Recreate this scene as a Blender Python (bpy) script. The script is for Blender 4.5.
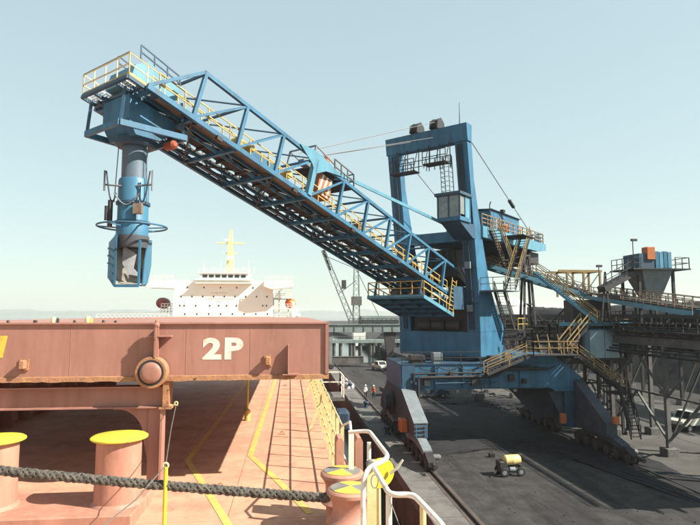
import bpy, math, random
from mathutils import Vector, Matrix
random.seed(7)
for o in list(bpy.data.objects): bpy.data.objects.remove(o, do_unlink=True)
SC = bpy.context.scene
COL = SC.collection
# ------------------------------------------------------------------ camera, sky, sun, exposure
cd = bpy.data.cameras.new('camera'); CAM = bpy.data.objects.new('camera', cd); COL.objects.link(CAM)
cd.sensor_width = 36.0; cd.lens = 36.0 * 560.0 / 700.0; cd.clip_start = 0.1; cd.clip_end = 20000
PITCH = math.atan(51.5 / 560.0); YAW = math.atan(60.0 * math.cos(PITCH) / 560.0)
CAM.location = (0, 0, 11.0); CAM.rotation_euler = (math.pi / 2 + PITCH, 0, -YAW)
SC.camera = CAM
SUN = Vector((1.1, -0.46, 1.02)).normalized()          # direction towards the sun
EL = math.asin(SUN.z); AZ = math.atan2(SUN.x, SUN.y)
W = bpy.data.worlds.new('World'); SC.world = W; W.use_nodes = True
nt = W.node_tree; nt.nodes.clear()
wo = nt.nodes.new('ShaderNodeOutputWorld'); wb = nt.nodes.new('ShaderNodeBackground'); sk = nt.nodes.new('ShaderNodeTexSky')
sk.sky_type = 'NISHITA'; sk.sun_disc = False; sk.sun_elevation = EL; sk.sun_rotation = AZ
sk.air_density = 1.0; sk.dust_density = 0.6; sk.ozone_density = 1.0; sk.altitude = 0
hs = nt.nodes.new('ShaderNodeHueSaturation'); hs.inputs['Saturation'].default_value = 1.2; gm = nt.nodes.new('ShaderNodeGamma'); gm.inputs[1].default_value = 0.30; nt.links.new(sk.outputs[0], gm.inputs[0])
nt.links.new(gm.outputs[0], hs.inputs['Color']); tn = nt.nodes.new('ShaderNodeMix'); tn.data_type = 'RGBA'; tn.blend_type = 'MULTIPLY'; tn.inputs[0].default_value = 1.0; tn.inputs[7].default_value = (1.28, 1.43, 1.32, 1); nt.links.new(hs.outputs[0], tn.inputs[6]); nt.links.new(tn.outputs[2], wb.inputs[0]); nt.links.new(wb.outputs[0], wo.inputs[0])
wb.inputs[1].default_value = 0.15
sl = bpy.data.lights.new('sun', 'SUN'); sl.energy = 4.3; sl.angle = math.radians(0.6); sl.color = (1.0, 0.93, 0.82)
so = bpy.data.objects.new('sun', sl); COL.objects.link(so); so.rotation_euler = SUN.to_track_quat('Z', 'Y').to_euler(); so.location = (40, -20, 60)
SC.view_settings.view_transform = 'Standard'; SC.view_settings.look = 'None'; SC.view_settings.gamma = 1.0
SC.view_settings.use_curve_mapping = False; SC.view_settings.exposure = 1.4

# ------------------------------------------------------------------ materials
MATS = {}
def mat(name, col, rough=0.6, metal=0.0, var=0.12, scale=1.2, dirt=None, damt=0.0, dscale=0.8, streak=False, bump=0.0, bscale=12.0, spec=0.4, ystreak=False, fleck=None, famt=0.0, fscale=5.0):
    m = bpy.data.materials.new(name); m.use_nodes = True; n = m.node_tree; n.nodes.clear()
    out = n.nodes.new('ShaderNodeOutputMaterial'); b = n.nodes.new('ShaderNodeBsdfPrincipled'); n.links.new(b.outputs[0], out.inputs[0])
    b.inputs['Metallic'].default_value = metal; b.inputs['Specular IOR Level'].default_value = spec
    g = n.nodes.new('ShaderNodeNewGeometry')
    def noise(sc, det=5.0, rg=0.6, st=False, off=0.0):
        src = g.outputs['Position']
        mp = n.nodes.new('ShaderNodeMapping'); mp.inputs['Location'].default_value = (off, off * 1.7, off * .6)
        if st: mp.inputs['Scale'].default_value = (1, 1, 0.12)
        if ystreak and off: mp.inputs['Scale'].default_value = (1, .14, 1)
        n.links.new(src, mp.inputs[0]); src = mp.outputs[0]
        t = n.nodes.new('ShaderNodeTexNoise'); t.inputs['Scale'].default_value = sc; t.inputs['Detail'].default_value = det; t.inputs['Roughness'].default_value = rg
        n.links.new(src, t.inputs['Vector']); return t.outputs['Fac']
    def ramp(f, a, c):
        r = n.nodes.new('ShaderNodeMapRange'); r.inputs[1].default_value = a; r.inputs[2].default_value = c; n.links.new(f, r.inputs[0]); return r.outputs[0]
    def mix(fac, A, B):
        x = n.nodes.new('ShaderNodeMix'); x.data_type = 'RGBA'
        if isinstance(fac, float): x.inputs[0].default_value = fac
        else: n.links.new(fac, x.inputs[0])
        for s, i in ((A, 6), (B, 7)):
            if isinstance(s, tuple): x.inputs[i].default_value = (*s, 1)
            else: n.links.new(s, x.inputs[i])
        return x.outputs[2]
    lo = tuple(max(0, c * (1 - var)) for c in col); hi = tuple(min(1, c * (1 + var)) for c in col)
    c = mix(ramp(noise(scale), 0.3, 0.7), lo, hi)
    if dirt:
        f = ramp(noise(dscale, 7.0, 0.7, streak, 3.1), 0.46, 0.72)
        mu = n.nodes.new('ShaderNodeMath'); mu.operation = 'MULTIPLY'; mu.inputs[1].default_value = damt; n.links.new(f, mu.inputs[0])
        c = mix(mu.outputs[0], c, dirt)
    if fleck:
        f = ramp(noise(fscale, 8.0, 0.75, streak, 9.7), 0.58, 0.68)
        mu = n.nodes.new('ShaderNodeMath'); mu.operation = 'MULTIPLY'; mu.inputs[1].default_value = famt; n.links.new(f, mu.inputs[0])
        c = mix(mu.outputs[0], c, fleck)
    n.links.new(c, b.inputs['Base Color'])
    rr = n.nodes.new('ShaderNodeMapRange'); rr.inputs[3].default_value = max(0.05, rough - 0.12); rr.inputs[4].default_value = min(1, rough + 0.12)
    n.links.new(noise(scale * 3, 4.0, .6, False, 5.3), rr.inputs[0]); n.links.new(rr.outputs[0], b.inputs['Roughness'])
    if bump > 0:
        bp = n.nodes.new('ShaderNodeBump'); bp.inputs['Strength'].default_value = bump; bp.inputs['Distance'].default_value = 0.05
        n.links.new(noise(bscale, 8.0, .65, False, 1.3), bp.inputs['Height']); n.links.new(bp.outputs[0], b.inputs['Normal'])
    MATS[name] = m
    return m
RUST = (0.20, 0.075, 0.025); COALD = (0.035, 0.033, 0.034)
mat('deck_paint', (0.53, 0.29, 0.19), .66, var=.13, scale=.9, dirt=(0.33, 0.155, 0.105), damt=.8, dscale=1.3, fleck=(0.15, .07, .05), famt=.6, fscale=6, bump=.12, bscale=9)
mat('cover_paint', (0.345, 0.172, 0.132), .5, var=.10, scale=.8, dirt=(0.22, 0.10, 0.07), damt=.8, dscale=1.6, streak=True, fleck=RUST, famt=.35, fscale=4, bump=.16, bscale=1.6)
mat('rusty_edge', (0.34, 0.165, 0.09), .75, var=.25, scale=6, dirt=(0.46, 0.25, 0.09), damt=.8, dscale=7, fleck=(0.05, .03, .022), famt=.95, fscale=7, bump=.4, bscale=25)
mat('bollard_paint', (0.42, 0.205, 0.145), .55, var=.14, scale=2.5, dirt=(0.27, 0.125, 0.085), damt=.8, dscale=3, streak=True, fleck=(0.16, .085, .06), famt=.6, fscale=7, bump=.14, bscale=7)
mat('yellow_paint', (0.62, 0.47, 0.06), .55, var=.15, scale=4, dirt=(0.40, 0.26, 0.07), damt=.75, dscale=6, fleck=(0.25, .13, .06), famt=.4, fscale=9)
mat('line_yellow', (0.58, 0.40, 0.10), .65, var=.15, scale=3, dirt=(0.47, 0.26, 0.13), damt=.9, dscale=3.5, fleck=(0.42, .18, .11), famt=.9, fscale=6)
mat('bright_yellow', (0.64, 0.53, 0.045), .5, var=.12, scale=3, dirt=(0.45, 0.33, 0.05), damt=.7, dscale=4, fleck=(.22, .13, .07), famt=.8, fscale=9)
mat('cream_rail', (0.72, 0.60, 0.30), .5, var=.1, scale=4, dirt=(0.45, 0.27, 0.10), damt=.5, dscale=5, fleck=RUST, famt=.5, fscale=9)
mat('white_rail', (0.76, 0.71, 0.60), .42, var=.06, scale=4, dirt=(0.50, 0.36, 0.2), damt=.55, dscale=4, fleck=RUST, famt=.5, fscale=10)
mat('white_letter', (0.72, 0.68, 0.58), .55, var=.1, scale=4, dirt=(0.45, 0.28, 0.2), damt=.75, dscale=5, fleck=(.33, .16, .12), famt=.8, fscale=14)
mat('grey_paint', (0.16, 0.165, 0.165), .6, var=.2, scale=5, dirt=(.3, .2, .1), damt=.5, dscale=5)
mat('rope_fibre', (0.10, 0.09, 0.075), .9, var=.5, scale=9, bump=.5, bscale=60)
mat('wire_steel', (0.22, 0.20, 0.18), .5, .6, var=.2, scale=10)
mat('ship_white', (0.78, 0.77, 0.70), .5, var=.03, scale=.3, dirt=(0.62, 0.5, 0.33), damt=.25, dscale=.5, streak=True)
mat('mast_yellow', (0.70, 0.60, 0.34), .5, var=.05)
mat('window_dark', (0.02, 0.025, 0.03), .12, var=.1, spec=.6)
mat('boat_orange', (0.75, 0.17, 0.04), .45); mat('faded_red', (0.62, 0.36, 0.28), .6)
mat('boat_red', (0.30, 0.06, 0.05), .5)
mat('hull_red', (0.25, 0.07, 0.05), .55, var=.1, dirt=RUST, damt=.5, streak=True)
mat('blue', (0.034, 0.135, 0.232), .5, var=.2, scale=.9, dirt=(0.025, 0.07, 0.105), damt=.9, dscale=1.3, streak=True, fleck=(0.12, .06, .035), famt=.8, fscale=3.0, bump=.05, bscale=2)
mat('blue_dirty', (0.03, 0.08, 0.135), .55, var=.15, scale=.8, dirt=(0.04, 0.04, 0.045), damt=.85, dscale=.8, streak=True, fleck=RUST, famt=.6, fscale=2.0)
mat('light_blue', (0.09, 0.245, 0.33), .45, var=.1, scale=.9, dirt=(0.06, 0.13, 0.18), damt=.7, dscale=1.1, streak=True, fleck=RUST, famt=.4, fscale=2.5)
mat('crane_yellow', (0.52, 0.36, 0.11), .5, var=.15, scale=2, dirt=(0.20, 0.12, 0.06), damt=.85, dscale=2.5)
mat('walkway_rust', (0.20, 0.145, 0.10), .8, var=.3, scale=2, dirt=(0.07, 0.06, 0.05), damt=.8, dscale=1.5)
mat('belt_rubber', (0.035, 0.033, 0.032), .8, var=.2, dirt=(0.09, 0.08, 0.07), damt=.6)
mat('dark_steel', (0.035, 0.035, 0.038), .6, .2, var=.25, scale=1.5, dirt=(0.055, 0.042, 0.032), damt=.7, dscale=1.4)
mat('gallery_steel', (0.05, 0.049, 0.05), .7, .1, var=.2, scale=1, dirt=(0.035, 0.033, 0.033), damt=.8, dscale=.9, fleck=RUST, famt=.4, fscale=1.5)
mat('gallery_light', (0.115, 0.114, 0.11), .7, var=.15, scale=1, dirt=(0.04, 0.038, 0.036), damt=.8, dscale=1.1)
mat('leg_brown', (0.065, 0.075, 0.088), .65, var=.15, scale=.8, dirt=(0.11, 0.08, 0.065), damt=.6, dscale=1, streak=True)
mat('plate_grey', (0.17, 0.20, 0.215), .55, var=.12, scale=2, dirt=(0.1, 0.1, 0.1), damt=.6)
mat('dull_yellow', (0.27, 0.185, 0.075), .6, var=.2, scale=2, dirt=(0.10, 0.07, 0.045), damt=.9, dscale=1.5)
mat('spout_blue', (0.05, 0.165, 0.26), .45, var=.15, scale=1, dirt=(0.05, 0.08, 0.10), damt=.8, dscale=1.4, streak=True, fleck=RUST, famt=.6, fscale=3)
mat('motor_red', (0.26, 0.06, 0.03), .5, var=.15)
mat('pale_blue', (0.30, 0.43, 0.49), .5, var=.1, dirt=(0.16, 0.22, 0.25), damt=.6, streak=True)
mat('leg_dark', (0.05, 0.066, 0.085), .65, var=.2, scale=.8, dirt=(0.03, 0.03, 0.032), damt=.7, dscale=.8, fleck=RUST, famt=.5, fscale=2)
mat('orange', (0.42, 0.13, 0.04), .5, var=.1, dirt=(.25, .09, .04), damt=.5, dscale=3)
mat('spoon_liner', (0.36, 0.335, 0.29), .5, .1, var=.2, scale=2, dirt=(0.10, 0.085, 0.07), damt=.8, dscale=1.4)
mat('tube_grey', (0.07, 0.14, 0.20), .6, .0, var=.2, dirt=(0.15, 0.085, 0.055), damt=.8, dscale=1.2, streak=True)
mat('glass', (0.16, 0.18, 0.17), .12, var=.3, scale=1.5, spec=.8)
mat('asphalt', (0.042, 0.040, 0.039), .9, var=.35, scale=.9, dirt=(0.012, 0.012, 0.013), damt=.95, dscale=.55, ystreak=True, fleck=(0.06, .058, .056), famt=.75, fscale=1.6, bump=.5, bscale=5, spec=.2)
mat('concrete', (0.13, 0.124, 0.116), .85, var=.15, scale=.5, dirt=(0.04, 0.039, 0.038), damt=.9, dscale=.5, fleck=(.19, .18, .17), famt=.4, fscale=1.5, bump=.2, bscale=5)
mat('road_pale', (0.085, 0.081, 0.075), .9, var=.2, scale=.2, dirt=(0.03, 0.029, 0.028), damt=.9, dscale=.15, bump=.15, bscale=4, spec=.2)
mat('wall_brown', (0.085, 0.062, 0.052), .85, var=.2, scale=.6, dirt=(0.03, 0.027, 0.025), damt=.8, dscale=.8, streak=True, bump=.3, bscale=3)
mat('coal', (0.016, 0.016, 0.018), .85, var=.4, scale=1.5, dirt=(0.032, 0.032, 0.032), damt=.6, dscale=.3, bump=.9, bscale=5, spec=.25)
mat('rubber', (0.02, 0.02, 0.021), .8, var=.2)
mat('pale_green_steel', (0.20, 0.25, 0.235), .6, var=.15, scale=.5, dirt=(0.12, 0.11, 0.10), damt=.6, dscale=.5)
mat('tank_yellow', (0.62, 0.50, 0.20), .5, var=.1, scale=4, dirt=(0.3, 0.22, 0.1), damt=.5, dscale=5)
mat('vehicle_pale', (0.45, 0.46, 0.40), .45, var=.08, dirt=(0.2, .18, .15), damt=.6, dscale=2)
mat('tarp_grey', (0.28, 0.29, 0.30), .7, var=.25, scale=2)
mat('skin', (0.35, 0.20, 0.13), .6); mat('vest_orange', (0.50, 0.13, 0.06), .7); mat('shirt_white', (0.62, 0.60, 0.55), .7); mat('trousers', (0.03, 0.035, 0.05), .8); mat('helmet', (0.72, 0.70, 0.62), .4)
mat('far_land', (0.10, 0.13, 0.11), .9, var=.2, scale=.02)
mat('wagon_blue', (0.025, 0.045, 0.075), .5)
# water
m = mat('water', (0.030, 0.045, 0.040), .08, var=.2, scale=.1, bump=.25, bscale=.9, spec=.5)

# ------------------------------------------------------------------ mesh helpers
V = Vector
class MB:
    def __init__(s): s.v = []; s.f = []
    def add(s, vs, fs):
        k = len(s.v); s.v += [tuple(x) for x in vs]; s.f += [tuple(i + k for i in f) for f in fs]; return s
    def box(s, x0, x1, y0, y1, z0, z1):
        return s.add([(x0, y0, z0), (x1, y0, z0), (x1, y1, z0), (x0, y1, z0), (x0, y0, z1), (x1, y0, z1), (x1, y1, z1), (x0, y1, z1)],
                     [(0, 3, 2, 1), (4, 5, 6, 7), (0, 1, 5, 4), (1, 2, 6, 5), (2, 3, 7, 6), (3, 0, 4, 7)])
    def cbox(s, x0, x1, y0, y1, z0, z1, c):     # box with chamfered vertical and top edges
        P = [(x0 + c, y0), (x1 - c, y0), (x1, y0 + c), (x1, y1 - c), (x1 - c, y1), (x0 + c, y1), (x0, y1 - c), (x0, y0 + c)]
        cx, cy = (x0 + x1) / 2, (y0 + y1) / 2; kx = 1 - 2 * c / (x1 - x0); ky = 1 - 2 * c / (y1 - y0)
        vs = [(x, y, z0) for x, y in P] + [(x, y, z1 - c) for x, y in P] + [(cx + (x - cx) * kx, cy + (y - cy) * ky, z1) for x, y in P]
        fs = [tuple(range(7, -1, -1)), tuple(range(16, 24))]
        for r in (0, 8):
            for i in range(8): j = (i + 1) % 8; fs.append((r + i, r + j, r + j + 8, r + i + 8))
        return s.add(vs, fs)
    def frame(s, p, q, up):
        d = (q - p).normalized(); up = V(up)
        if abs(d.dot(up.normalized())) > .98: up = V((1, 0, 0)) if abs(d.x) < .9 else V((0, 1, 0))
        r = d.cross(up).normalized(); u = r.cross(d).normalized(); return d, r, u
    def bar(s, p, q, w, h=None, up=(0, 0, 1)):
        p = V(p); q = V(q); h = h or w; d, r, u = s.frame(p, q, up); r *= w / 2; u *= h / 2
        vs = [p - r - u, p + r - u, p + r + u, p - r + u, q - r - u, q + r - u, q + r + u, q - r + u]
        return s.add(vs, [(0, 3, 2, 1), (4, 5, 6, 7), (0, 1, 5, 4), (1, 2, 6, 5), (2, 3, 7, 6), (3, 0, 4, 7)][::1] if False else [(0, 1, 2, 3), (7, 6, 5, 4), (4, 5, 1, 0), (5, 6, 2, 1), (6, 7, 3, 2), (7, 4, 0, 3)])
    def ibeam(s, p, q, w, h, t=.025, up=(0, 0, 1)):
        p = V(p); q = V(q); d, r, u = s.frame(p, q, up)
        s.bar(p + u * (h / 2 - t / 2), q + u * (h / 2 - t / 2), w, t, up); s.bar(p - u * (h / 2 - t / 2), q - u * (h / 2 - t / 2), w, t, up)
        return s.bar(p, q, t, h - 2 * t, up)
    def tube(s, pts, r, n=8, closed=False):
        pts = [V(p) for p in pts]; m_ = len(pts); k = len(s.v); prev = None
        for i, p in enumerate(pts):
            if closed: d = (pts[(i + 1) % m_] - pts[i - 1]).normalized()
            else: d = ((pts[min(i + 1, m_ - 1)] - pts[max(i - 1, 0)])).normalized()
            if prev is None:
                a = V((0, 0, 1)) if abs(d.z) < .9 else V((1, 0, 0)); x = d.cross(a).normalized()
            else:
                x = (prev - d * prev.dot(d)).normalized()
            prev = x; y = d.cross(x); rr = r[i] if isinstance(r, (list, tuple)) else r
            for j in range(n):
                a = 2 * math.pi * j / n; s.v.append(tuple(p + (x * math.cos(a) + y * math.sin(a)) * rr))
        for i in range(m_ if closed else m_ - 1):
            for j in range(n):
                a = k + i * n + j; b = k + i * n + (j + 1) % n; c = k + ((i + 1) % m_) * n + (j + 1) % n; e = k + ((i + 1) % m_) * n + j
                s.f.append((a, b, c, e))
        if not closed:
            s.f.append(tuple(k + j for j in range(n - 1, -1, -1))); s.f.append(tuple(k + (m_ - 1) * n + j for j in range(n)))
        return s
    def lathe(s, prof, org=(0, 0, 0), axis=(0, 0, 1), n=24):
        ax = V(axis).normalized(); a = V((0, 0, 1)) if abs(ax.z) < .9 else V((1, 0, 0)); x = ax.cross(a).normalized(); y = ax.cross(x); o = V(org); k = len(s.v)
        for r, h in prof:
            for j in range(n):
                t = 2 * math.pi * j / n; s.v.append(tuple(o + ax * h + (x * math.cos(t) + y * math.sin(t)) * max(r, .0005)))
        for i in range(len(prof) - 1):
            for j in range(n): s.f.append((k + i * n + j, k + i * n + (j + 1) % n, k + (i + 1) * n + (j + 1) % n, k + (i + 1) * n + j))
        s.f.append(tuple(k + j for j in range(n - 1, -1, -1))); s.f.append(tuple(k + (len(prof) - 1) * n + j for j in range(n)))
        return s
    def prism(s, poly, vec):
        vec = V(vec); n = len(poly); vs = [V(p) for p in poly] + [V(p) + vec for p in poly]
        return s.add(vs, [tuple(range(n - 1, -1, -1)), tuple(range(n, 2 * n))] + [(i, (i + 1) % n, n + (i + 1) % n, n + i) for i in range(n)])
    def rail(s, pts, h=1.1, step=1.5, r=.025, mids=1, up=(0, 0, 1), kick=0):     # posts, top rail, mid rail along a polyline
        up = V(up); pts = [V(p) for p in pts]
        for p, q in zip(pts, pts[1:]):
            L = (q - p).length; k = max(1, round(L / step))
            for i in range(k + 1): a = p + (q - p) * (i / k); s.bar(a, a + up * h, 2 * r, 2 * r, (q - p))
            for j in range(mids + 1): o = up * h * (1 - j / (mids + 1.0)); s.bar(p + o, q + o, 2 * r, 2 * r, up)
            if kick: s.bar(p + up * kick / 2, q + up * kick / 2, .02, kick, up)
        return s
    def merge(s, o, M=None):
        return s.add([tuple(M @ V(v)) if M else v for v in o.v], o.f)
import bmesh
def raw(name, mb, m, smooth=False, fix=True):
    me = bpy.data.meshes.new(name); me.from_pydata([tuple(v) for v in mb.v], [], mb.f); me.update()
    if fix:
        b = bmesh.new(); b.from_mesh(me); bmesh.ops.recalc_face_normals(b, faces=b.faces[:]); b.to_mesh(me); b.free()
    me.materials.append(MATS[m])
    if smooth:
        me.shade_smooth()
        try: me.set_sharp_from_angle(angle=math.radians(38))
        except Exception: pass
    return me
ORG = {}
def origin(o): return ORG[o.name]
def T(name, label, cat, loc, group=None):
    o = bpy.data.objects.new(name, None); COL.objects.link(o); o.location = loc; o.empty_display_size = .3
    o['label'] = label; o['category'] = cat
    if group: o['group'] = group
    ORG[o.name] = V(loc); return o
def P(parent, name, mb, m, smooth=False, label=None):        # a part (or sub-part): world-space mesh moved under its thing
    org = origin(parent); q = MB(); q.v = [tuple(V(v) - org) for v in mb.v]; q.f = mb.f
    o = bpy.data.objects.new(name, raw(name, q, m, smooth)); COL.objects.link(o); o.parent = parent; ORG[o.name] = org
    if label: o['label'] = label
    return o
def O(name, mb, m, label=None, cat=None, group=None, kind=None, smooth=False, base=None):    # a top-level mesh
    n = len(mb.v); b = V(base) if base else V((sum(v[0] for v in mb.v) / n, sum(v[1] for v in mb.v) / n, min(v[2] for v in mb.v)))
    q = MB(); q.v = [tuple(V(v) - b) for v in mb.v]; q.f = mb.f
    o = bpy.data.objects.new(name, raw(name, q, m, smooth)); COL.objects.link(o); o.location = b; ORG[o.name] = b
    for k, x in (('label', label), ('category', cat), ('group', group), ('kind', kind)):
        if x: o[k] = x
    return o
def PB(parent, name, p, q, w, h, m, up=(0, 0, 1)): return P(parent, name, MB().bar(p, q, w, h, up), m)
def dup(parent, src, off):
    c = src.copy(); COL.objects.link(c); c.parent = parent; c.location = src.location + V(off); ORG[c.name] = origin(parent); return c
def ctree(root, loc, label, rz=None):
    r = root.copy(); COL.objects.link(r); r.location = loc; r['label'] = label
    if rz is not None: r.rotation_euler.z = rz
    for ch in [c for c in root.children]:
        c = ch.copy(); COL.objects.link(c); c.parent = r
        for g in [x for x in ch.children]:
            d = g.copy(); COL.objects.link(d); d.parent = c
    return r
def stairs(parent, p, q, width, m_st, m_rail, side=(1, 0, 0), steps=None, name='stair', r=.03, h=1.0):
    p = V(p); q = V(q); side = V(side).normalized() * width / 2
    b = MB()
    for s in (-1, 1): b.bar(p + side * s, q + side * s, .05, .26)
    st = P(parent, name, b, m_st)
    n = steps or max(3, int(abs(p.z - q.z) / .25)); run = V((q.x - p.x, q.y - p.y, 0)).normalized() * .13; t = MB()
    for i in range(n):
        c = p + (q - p) * ((i + .5) / n); t.bar(c - side * .97, c + side * .97, .24, .04)
    for s in (-1, 1): t.rail([p + side * s, q + side * s], h, 2.0, r, 1)
    return st, n, t
def stairs(parent, p, q, width, m_st, m_rail, side, h=1.0, r=.035):
    p = V(p); q = V(q); side = V(side).normalized() * width / 2; b = MB()
    for s in (-1, 1): b.bar(p + side * s, q + side * s, .06, .26)
    n = max(3, int((p - q).length / .32))
    for i in range(n): c = p + (q - p) * ((i + .5) / n); b.bar(c - side * .97, c + side * .97, .22, .04)
    st = P(parent, 'stair', b, m_st); t = MB()
    for s in (-1, 1): t.rail([p + side * s, q + side * s], h, 2.0, r, 1)
    P(parent, 'handrail', t, m_rail); return st
def catwalk(parent, p, q, width, m_fl, m_rail, sides=(-1, 1), h=1.1, name='walkway', rname='railing', th=.08, r=.03):
    p = V(p); q = V(q); s = (q - p).normalized().cross(V((0, 0, 1))).normalized() * width / 2
    f = P(parent, name, MB().bar(p, q, width, th), m_fl)
    for k in sides: P(parent, rname, MB().rail([p + s * k * .96 + V((0, 0, th / 2)), q + s * k * .96 + V((0, 0, th / 2))], h, 1.5, r, 1), m_rail)
    return f
# ================================================================== THE SHIP
DZ = 7.8
deck = O('ship_deck', MB().box(-33, 1.2, -6, 150, DZ - .3, DZ - .006), 'hull_red', kind='structure', base=(0, 40, DZ))
xs = [-33, -27, -21, -16, -12, -9, -6.6, -4.3, -2.4, -.95, 1.19]; ys = [-5, 1, 5.5, 9.2, 12.75, 16.6, 20.8, 25.5, 31, 38, 46, 56, 68, 82, 100, 122, 149]
for i in range(len(xs) - 1):
    for j in range(len(ys) - 1):
        dz = random.uniform(0, .003); g = .004 if xs[i] < -1 else .006
        P(deck, 'deck_plate', MB().box(xs[i] + g, xs[i + 1] - g, ys[j] + g, ys[j + 1] - g, DZ - .02, DZ + dz), 'deck_paint')
def line(pts, w, z=DZ + .007):
    b = MB(); n = len(pts); L = []
    for i, p in enumerate(pts):
        p = V((*p, 0)); a = V((*pts[max(i - 1, 0)], 0)); c = V((*pts[min(i + 1, n - 1)], 0)); d = (c - a).normalized(); L.append((p, V((d.y, -d.x, 0)) * w / 2))
    for (p, s), (q, t) in zip(L, L[1:]): b.add([(p - s) + V((0, 0, z)), (p + s) + V((0, 0, z)), (q + t) + V((0, 0, z)), (q - t) + V((0, 0, z))], [(0, 1, 2, 3)])
    return b
P(deck, 'painted_line', line([(.36, 9.35), (-.20, 11.2), (-.86, 13.2), (-.80, 18), (-.66, 29), (-.5, 60)], .13), 'line_yellow')
P(deck, 'painted_line', line([(-.78, 8.6), (-1.0, 9.3), (-1.82, 11.8), (-2.2, 12.9), (-2.1, 18), (-2.0, 29), (-1.9, 60)], .13), 'line_yellow')
P(deck, 'gutter_bar', MB().bar((1.14, -5, DZ + .08), (1.14, 148, DZ + .08), .02, .17), 'deck_paint')
O('ship_hull', MB().prism([(1.25, -8, -3.4), (1.3, -8, 7.0), (1.25, -8, DZ - .02), (-33, -8, DZ - .31), (-33, -8, -3.4)], (0, 165, 0)), 'hull_red', 'dark red hull side of the moored bulk carrier', 'ship hull')

for k in range(0, 16, 3):
    x, y = ((-.18, 10.3 + k * 1.7) if k % 2 else (-1.25 + .3 * math.sin(k), 10.9 + k * 1.3))
    P(deck, 'pad_eye', MB().tube([(x + .045 * math.cos(t), y, DZ + .03 + .05 * math.sin(t)) for t in [j * math.pi / 8 for j in range(9)]], .012, 6).box(x - .09, x + .09, y - .03, y + .03, DZ, DZ + .012), 'rusty_edge')
# the open side-rolling hatch cover with 2P
hc = T('hatch_cover', 'reddish brown steel hatch cover panel lettered 2P with roller wheel', 'hatch cover', (-3.3, 11, 9.76))
X0, X1, Y0, Y1, ZB, ZT = -7.6, .74, 11.0, 27.5, 9.76, 10.84
b = MB().box(X0, X1, Y0, Y0 + .012, ZB + .05, ZT - .03).box(X0, X0 + .012, Y0 + .012, Y1, ZB + .05, ZT - .03).box(X1 - .012, X1, Y0 + .012, Y1, ZB + .05, ZT - .03).box(X0, X1, Y1, Y1 + .012, ZB + .05, ZT - .03)
P(hc, 'side_plate', b, 'cover_paint')
P(hc, 'top_plate', MB().box(X0 - .03, X1 + .03, Y0 - .045, Y1 + .03, ZT - .03, ZT), 'cover_paint')
P(hc, 'bottom_plate', MB().box(X0 + .02, X1 - .02, Y0 + .02, Y1 - .02, ZB + .02, ZB + .05), 'hull_red')
b = MB(); n = 70; top = []; bot = []
for i in range(n + 1):
    x = X0 + (X1 - X0 + .02) * i / n; top.append((x, ZB + .075 + random.uniform(-.004, .004))); bot.append((x, ZB - .01 + random.uniform(-.012, .008)))
for i in range(n):
    b.add([(bot[i][0], Y0 - .035, bot[i][1]), (bot[i + 1][0], Y0 - .035, bot[i + 1][1]), (top[i + 1][0], Y0 - .03, top[i + 1][1]), (top[i][0], Y0 - .03, top[i][1]),
           (bot[i][0], Y0 + .1, bot[i][1]), (bot[i + 1][0], Y0 + .1, bot[i + 1][1]), (top[i + 1][0], Y0 + .0, top[i + 1][1] + .01), (top[i][0], Y0 + .0, top[i][1] + .01)],
          [(0, 1, 2, 3), (4, 5, 1, 0), (3, 2, 6, 7)])
P(hc, 'rusty_bottom_flange', b, 'rusty_edge')
P(hc, 'corner_post', MB().box(X1 - .05, X1 + .012, Y0 - .04, Y0 - .003, ZB + .09, ZT - .035), 'cover_paint')
for x in (-6.6, -4.05, -1.95, -.75):
    P(hc, 'weld_seam', MB().tube([(x, Y0 - .001, ZB + .1), (x, Y0 - .001, ZT - .04)], .004, 5), 'cover_paint')
def glyph(ch, x, z, size, y, m, parent, wx=1.0):
    c = bpy.data.curves.new('letter', 'FONT'); c.body = ch; c.size = size; c.extrude = .002; c.offset = size * .045; c.resolution_u = 6
    o = bpy.data.objects.new('tmp', c); COL.objects.link(o); bpy.context.view_layer.update()
    me = bpy.data.meshes.new_from_object(o.evaluated_get(bpy.context.evaluated_depsgraph_get())); bpy.data.objects.remove(o)
    xs_ = [v.co.x for v in me.vertices]; zs = [v.co.y for v in me.vertices]; k = .40 / (max(zs) - min(zs)) * (size / .55); w = max(xs_) - min(xs_)
    B = MB(); B.v = [(x + (v.co.x - min(xs_)) * k * wx, y - v.co.z, z + (v.co.y - min(zs)) * k) for v in me.vertices]; B.f = [tuple(p.vertices) for p in me.polygons]
    return P(parent, 'letter', B, m)
glyph('2', -1.65, 10.135, .57, Y0 - .003, 'white_letter', hc, 1.28); glyph('P', -1.235, 10.135, .57, Y0 - .003, 'white_letter', hc, 1.24)
P(hc, 'yellow_mark', MB().prism([(-5.9, Y0 - .003, 10.2), (-5.23, Y0 - .003, 10.2), (-5.16, Y0 - .003, 10.60), (-5.9, Y0 - .003, 10.60)], (0, -.003, 0)), 'yellow_paint')
# roller wheel and its bracket
wc = V((-2.53, 10.90, 9.925))
wl = P(hc, 'roller_wheel', MB().lathe([(.20, -.16), (.275, -.16), (.29, -.145), (.29, .06), (.2, .06)], wc, (0, 1, 0), 40), 'rusty_edge', True)
P(wl, 'hub', MB().lathe([(.10, -.225), (.165, -.215), (.19, -.19), (.20, -.13), (.2, -.1)], wc, (0, 1, 0), 36), 'cover_paint', True)
P(wl, 'hub_ring', MB().lathe([(.20, -.165), (.215, -.17), (.235, -.165), (.235, -.14), (.2, -.14)], wc, (0, 1, 0), 36), 'dark_steel', True)
br = MB().bar((-2.47, 10.82, 10.74), (-2.46, 10.80, 10.1), .085, .05, (0, 1, 0)).bar((-2.47, 10.86, 10.2), (-2.47, 10.86, 10.76), .03, .26, (0, 1, 0)).box(-2.62, -2.2, 10.78, 10.99, 10.575, 10.60)
P(hc, 'wheel_bracket', br, 'cover_paint')
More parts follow.
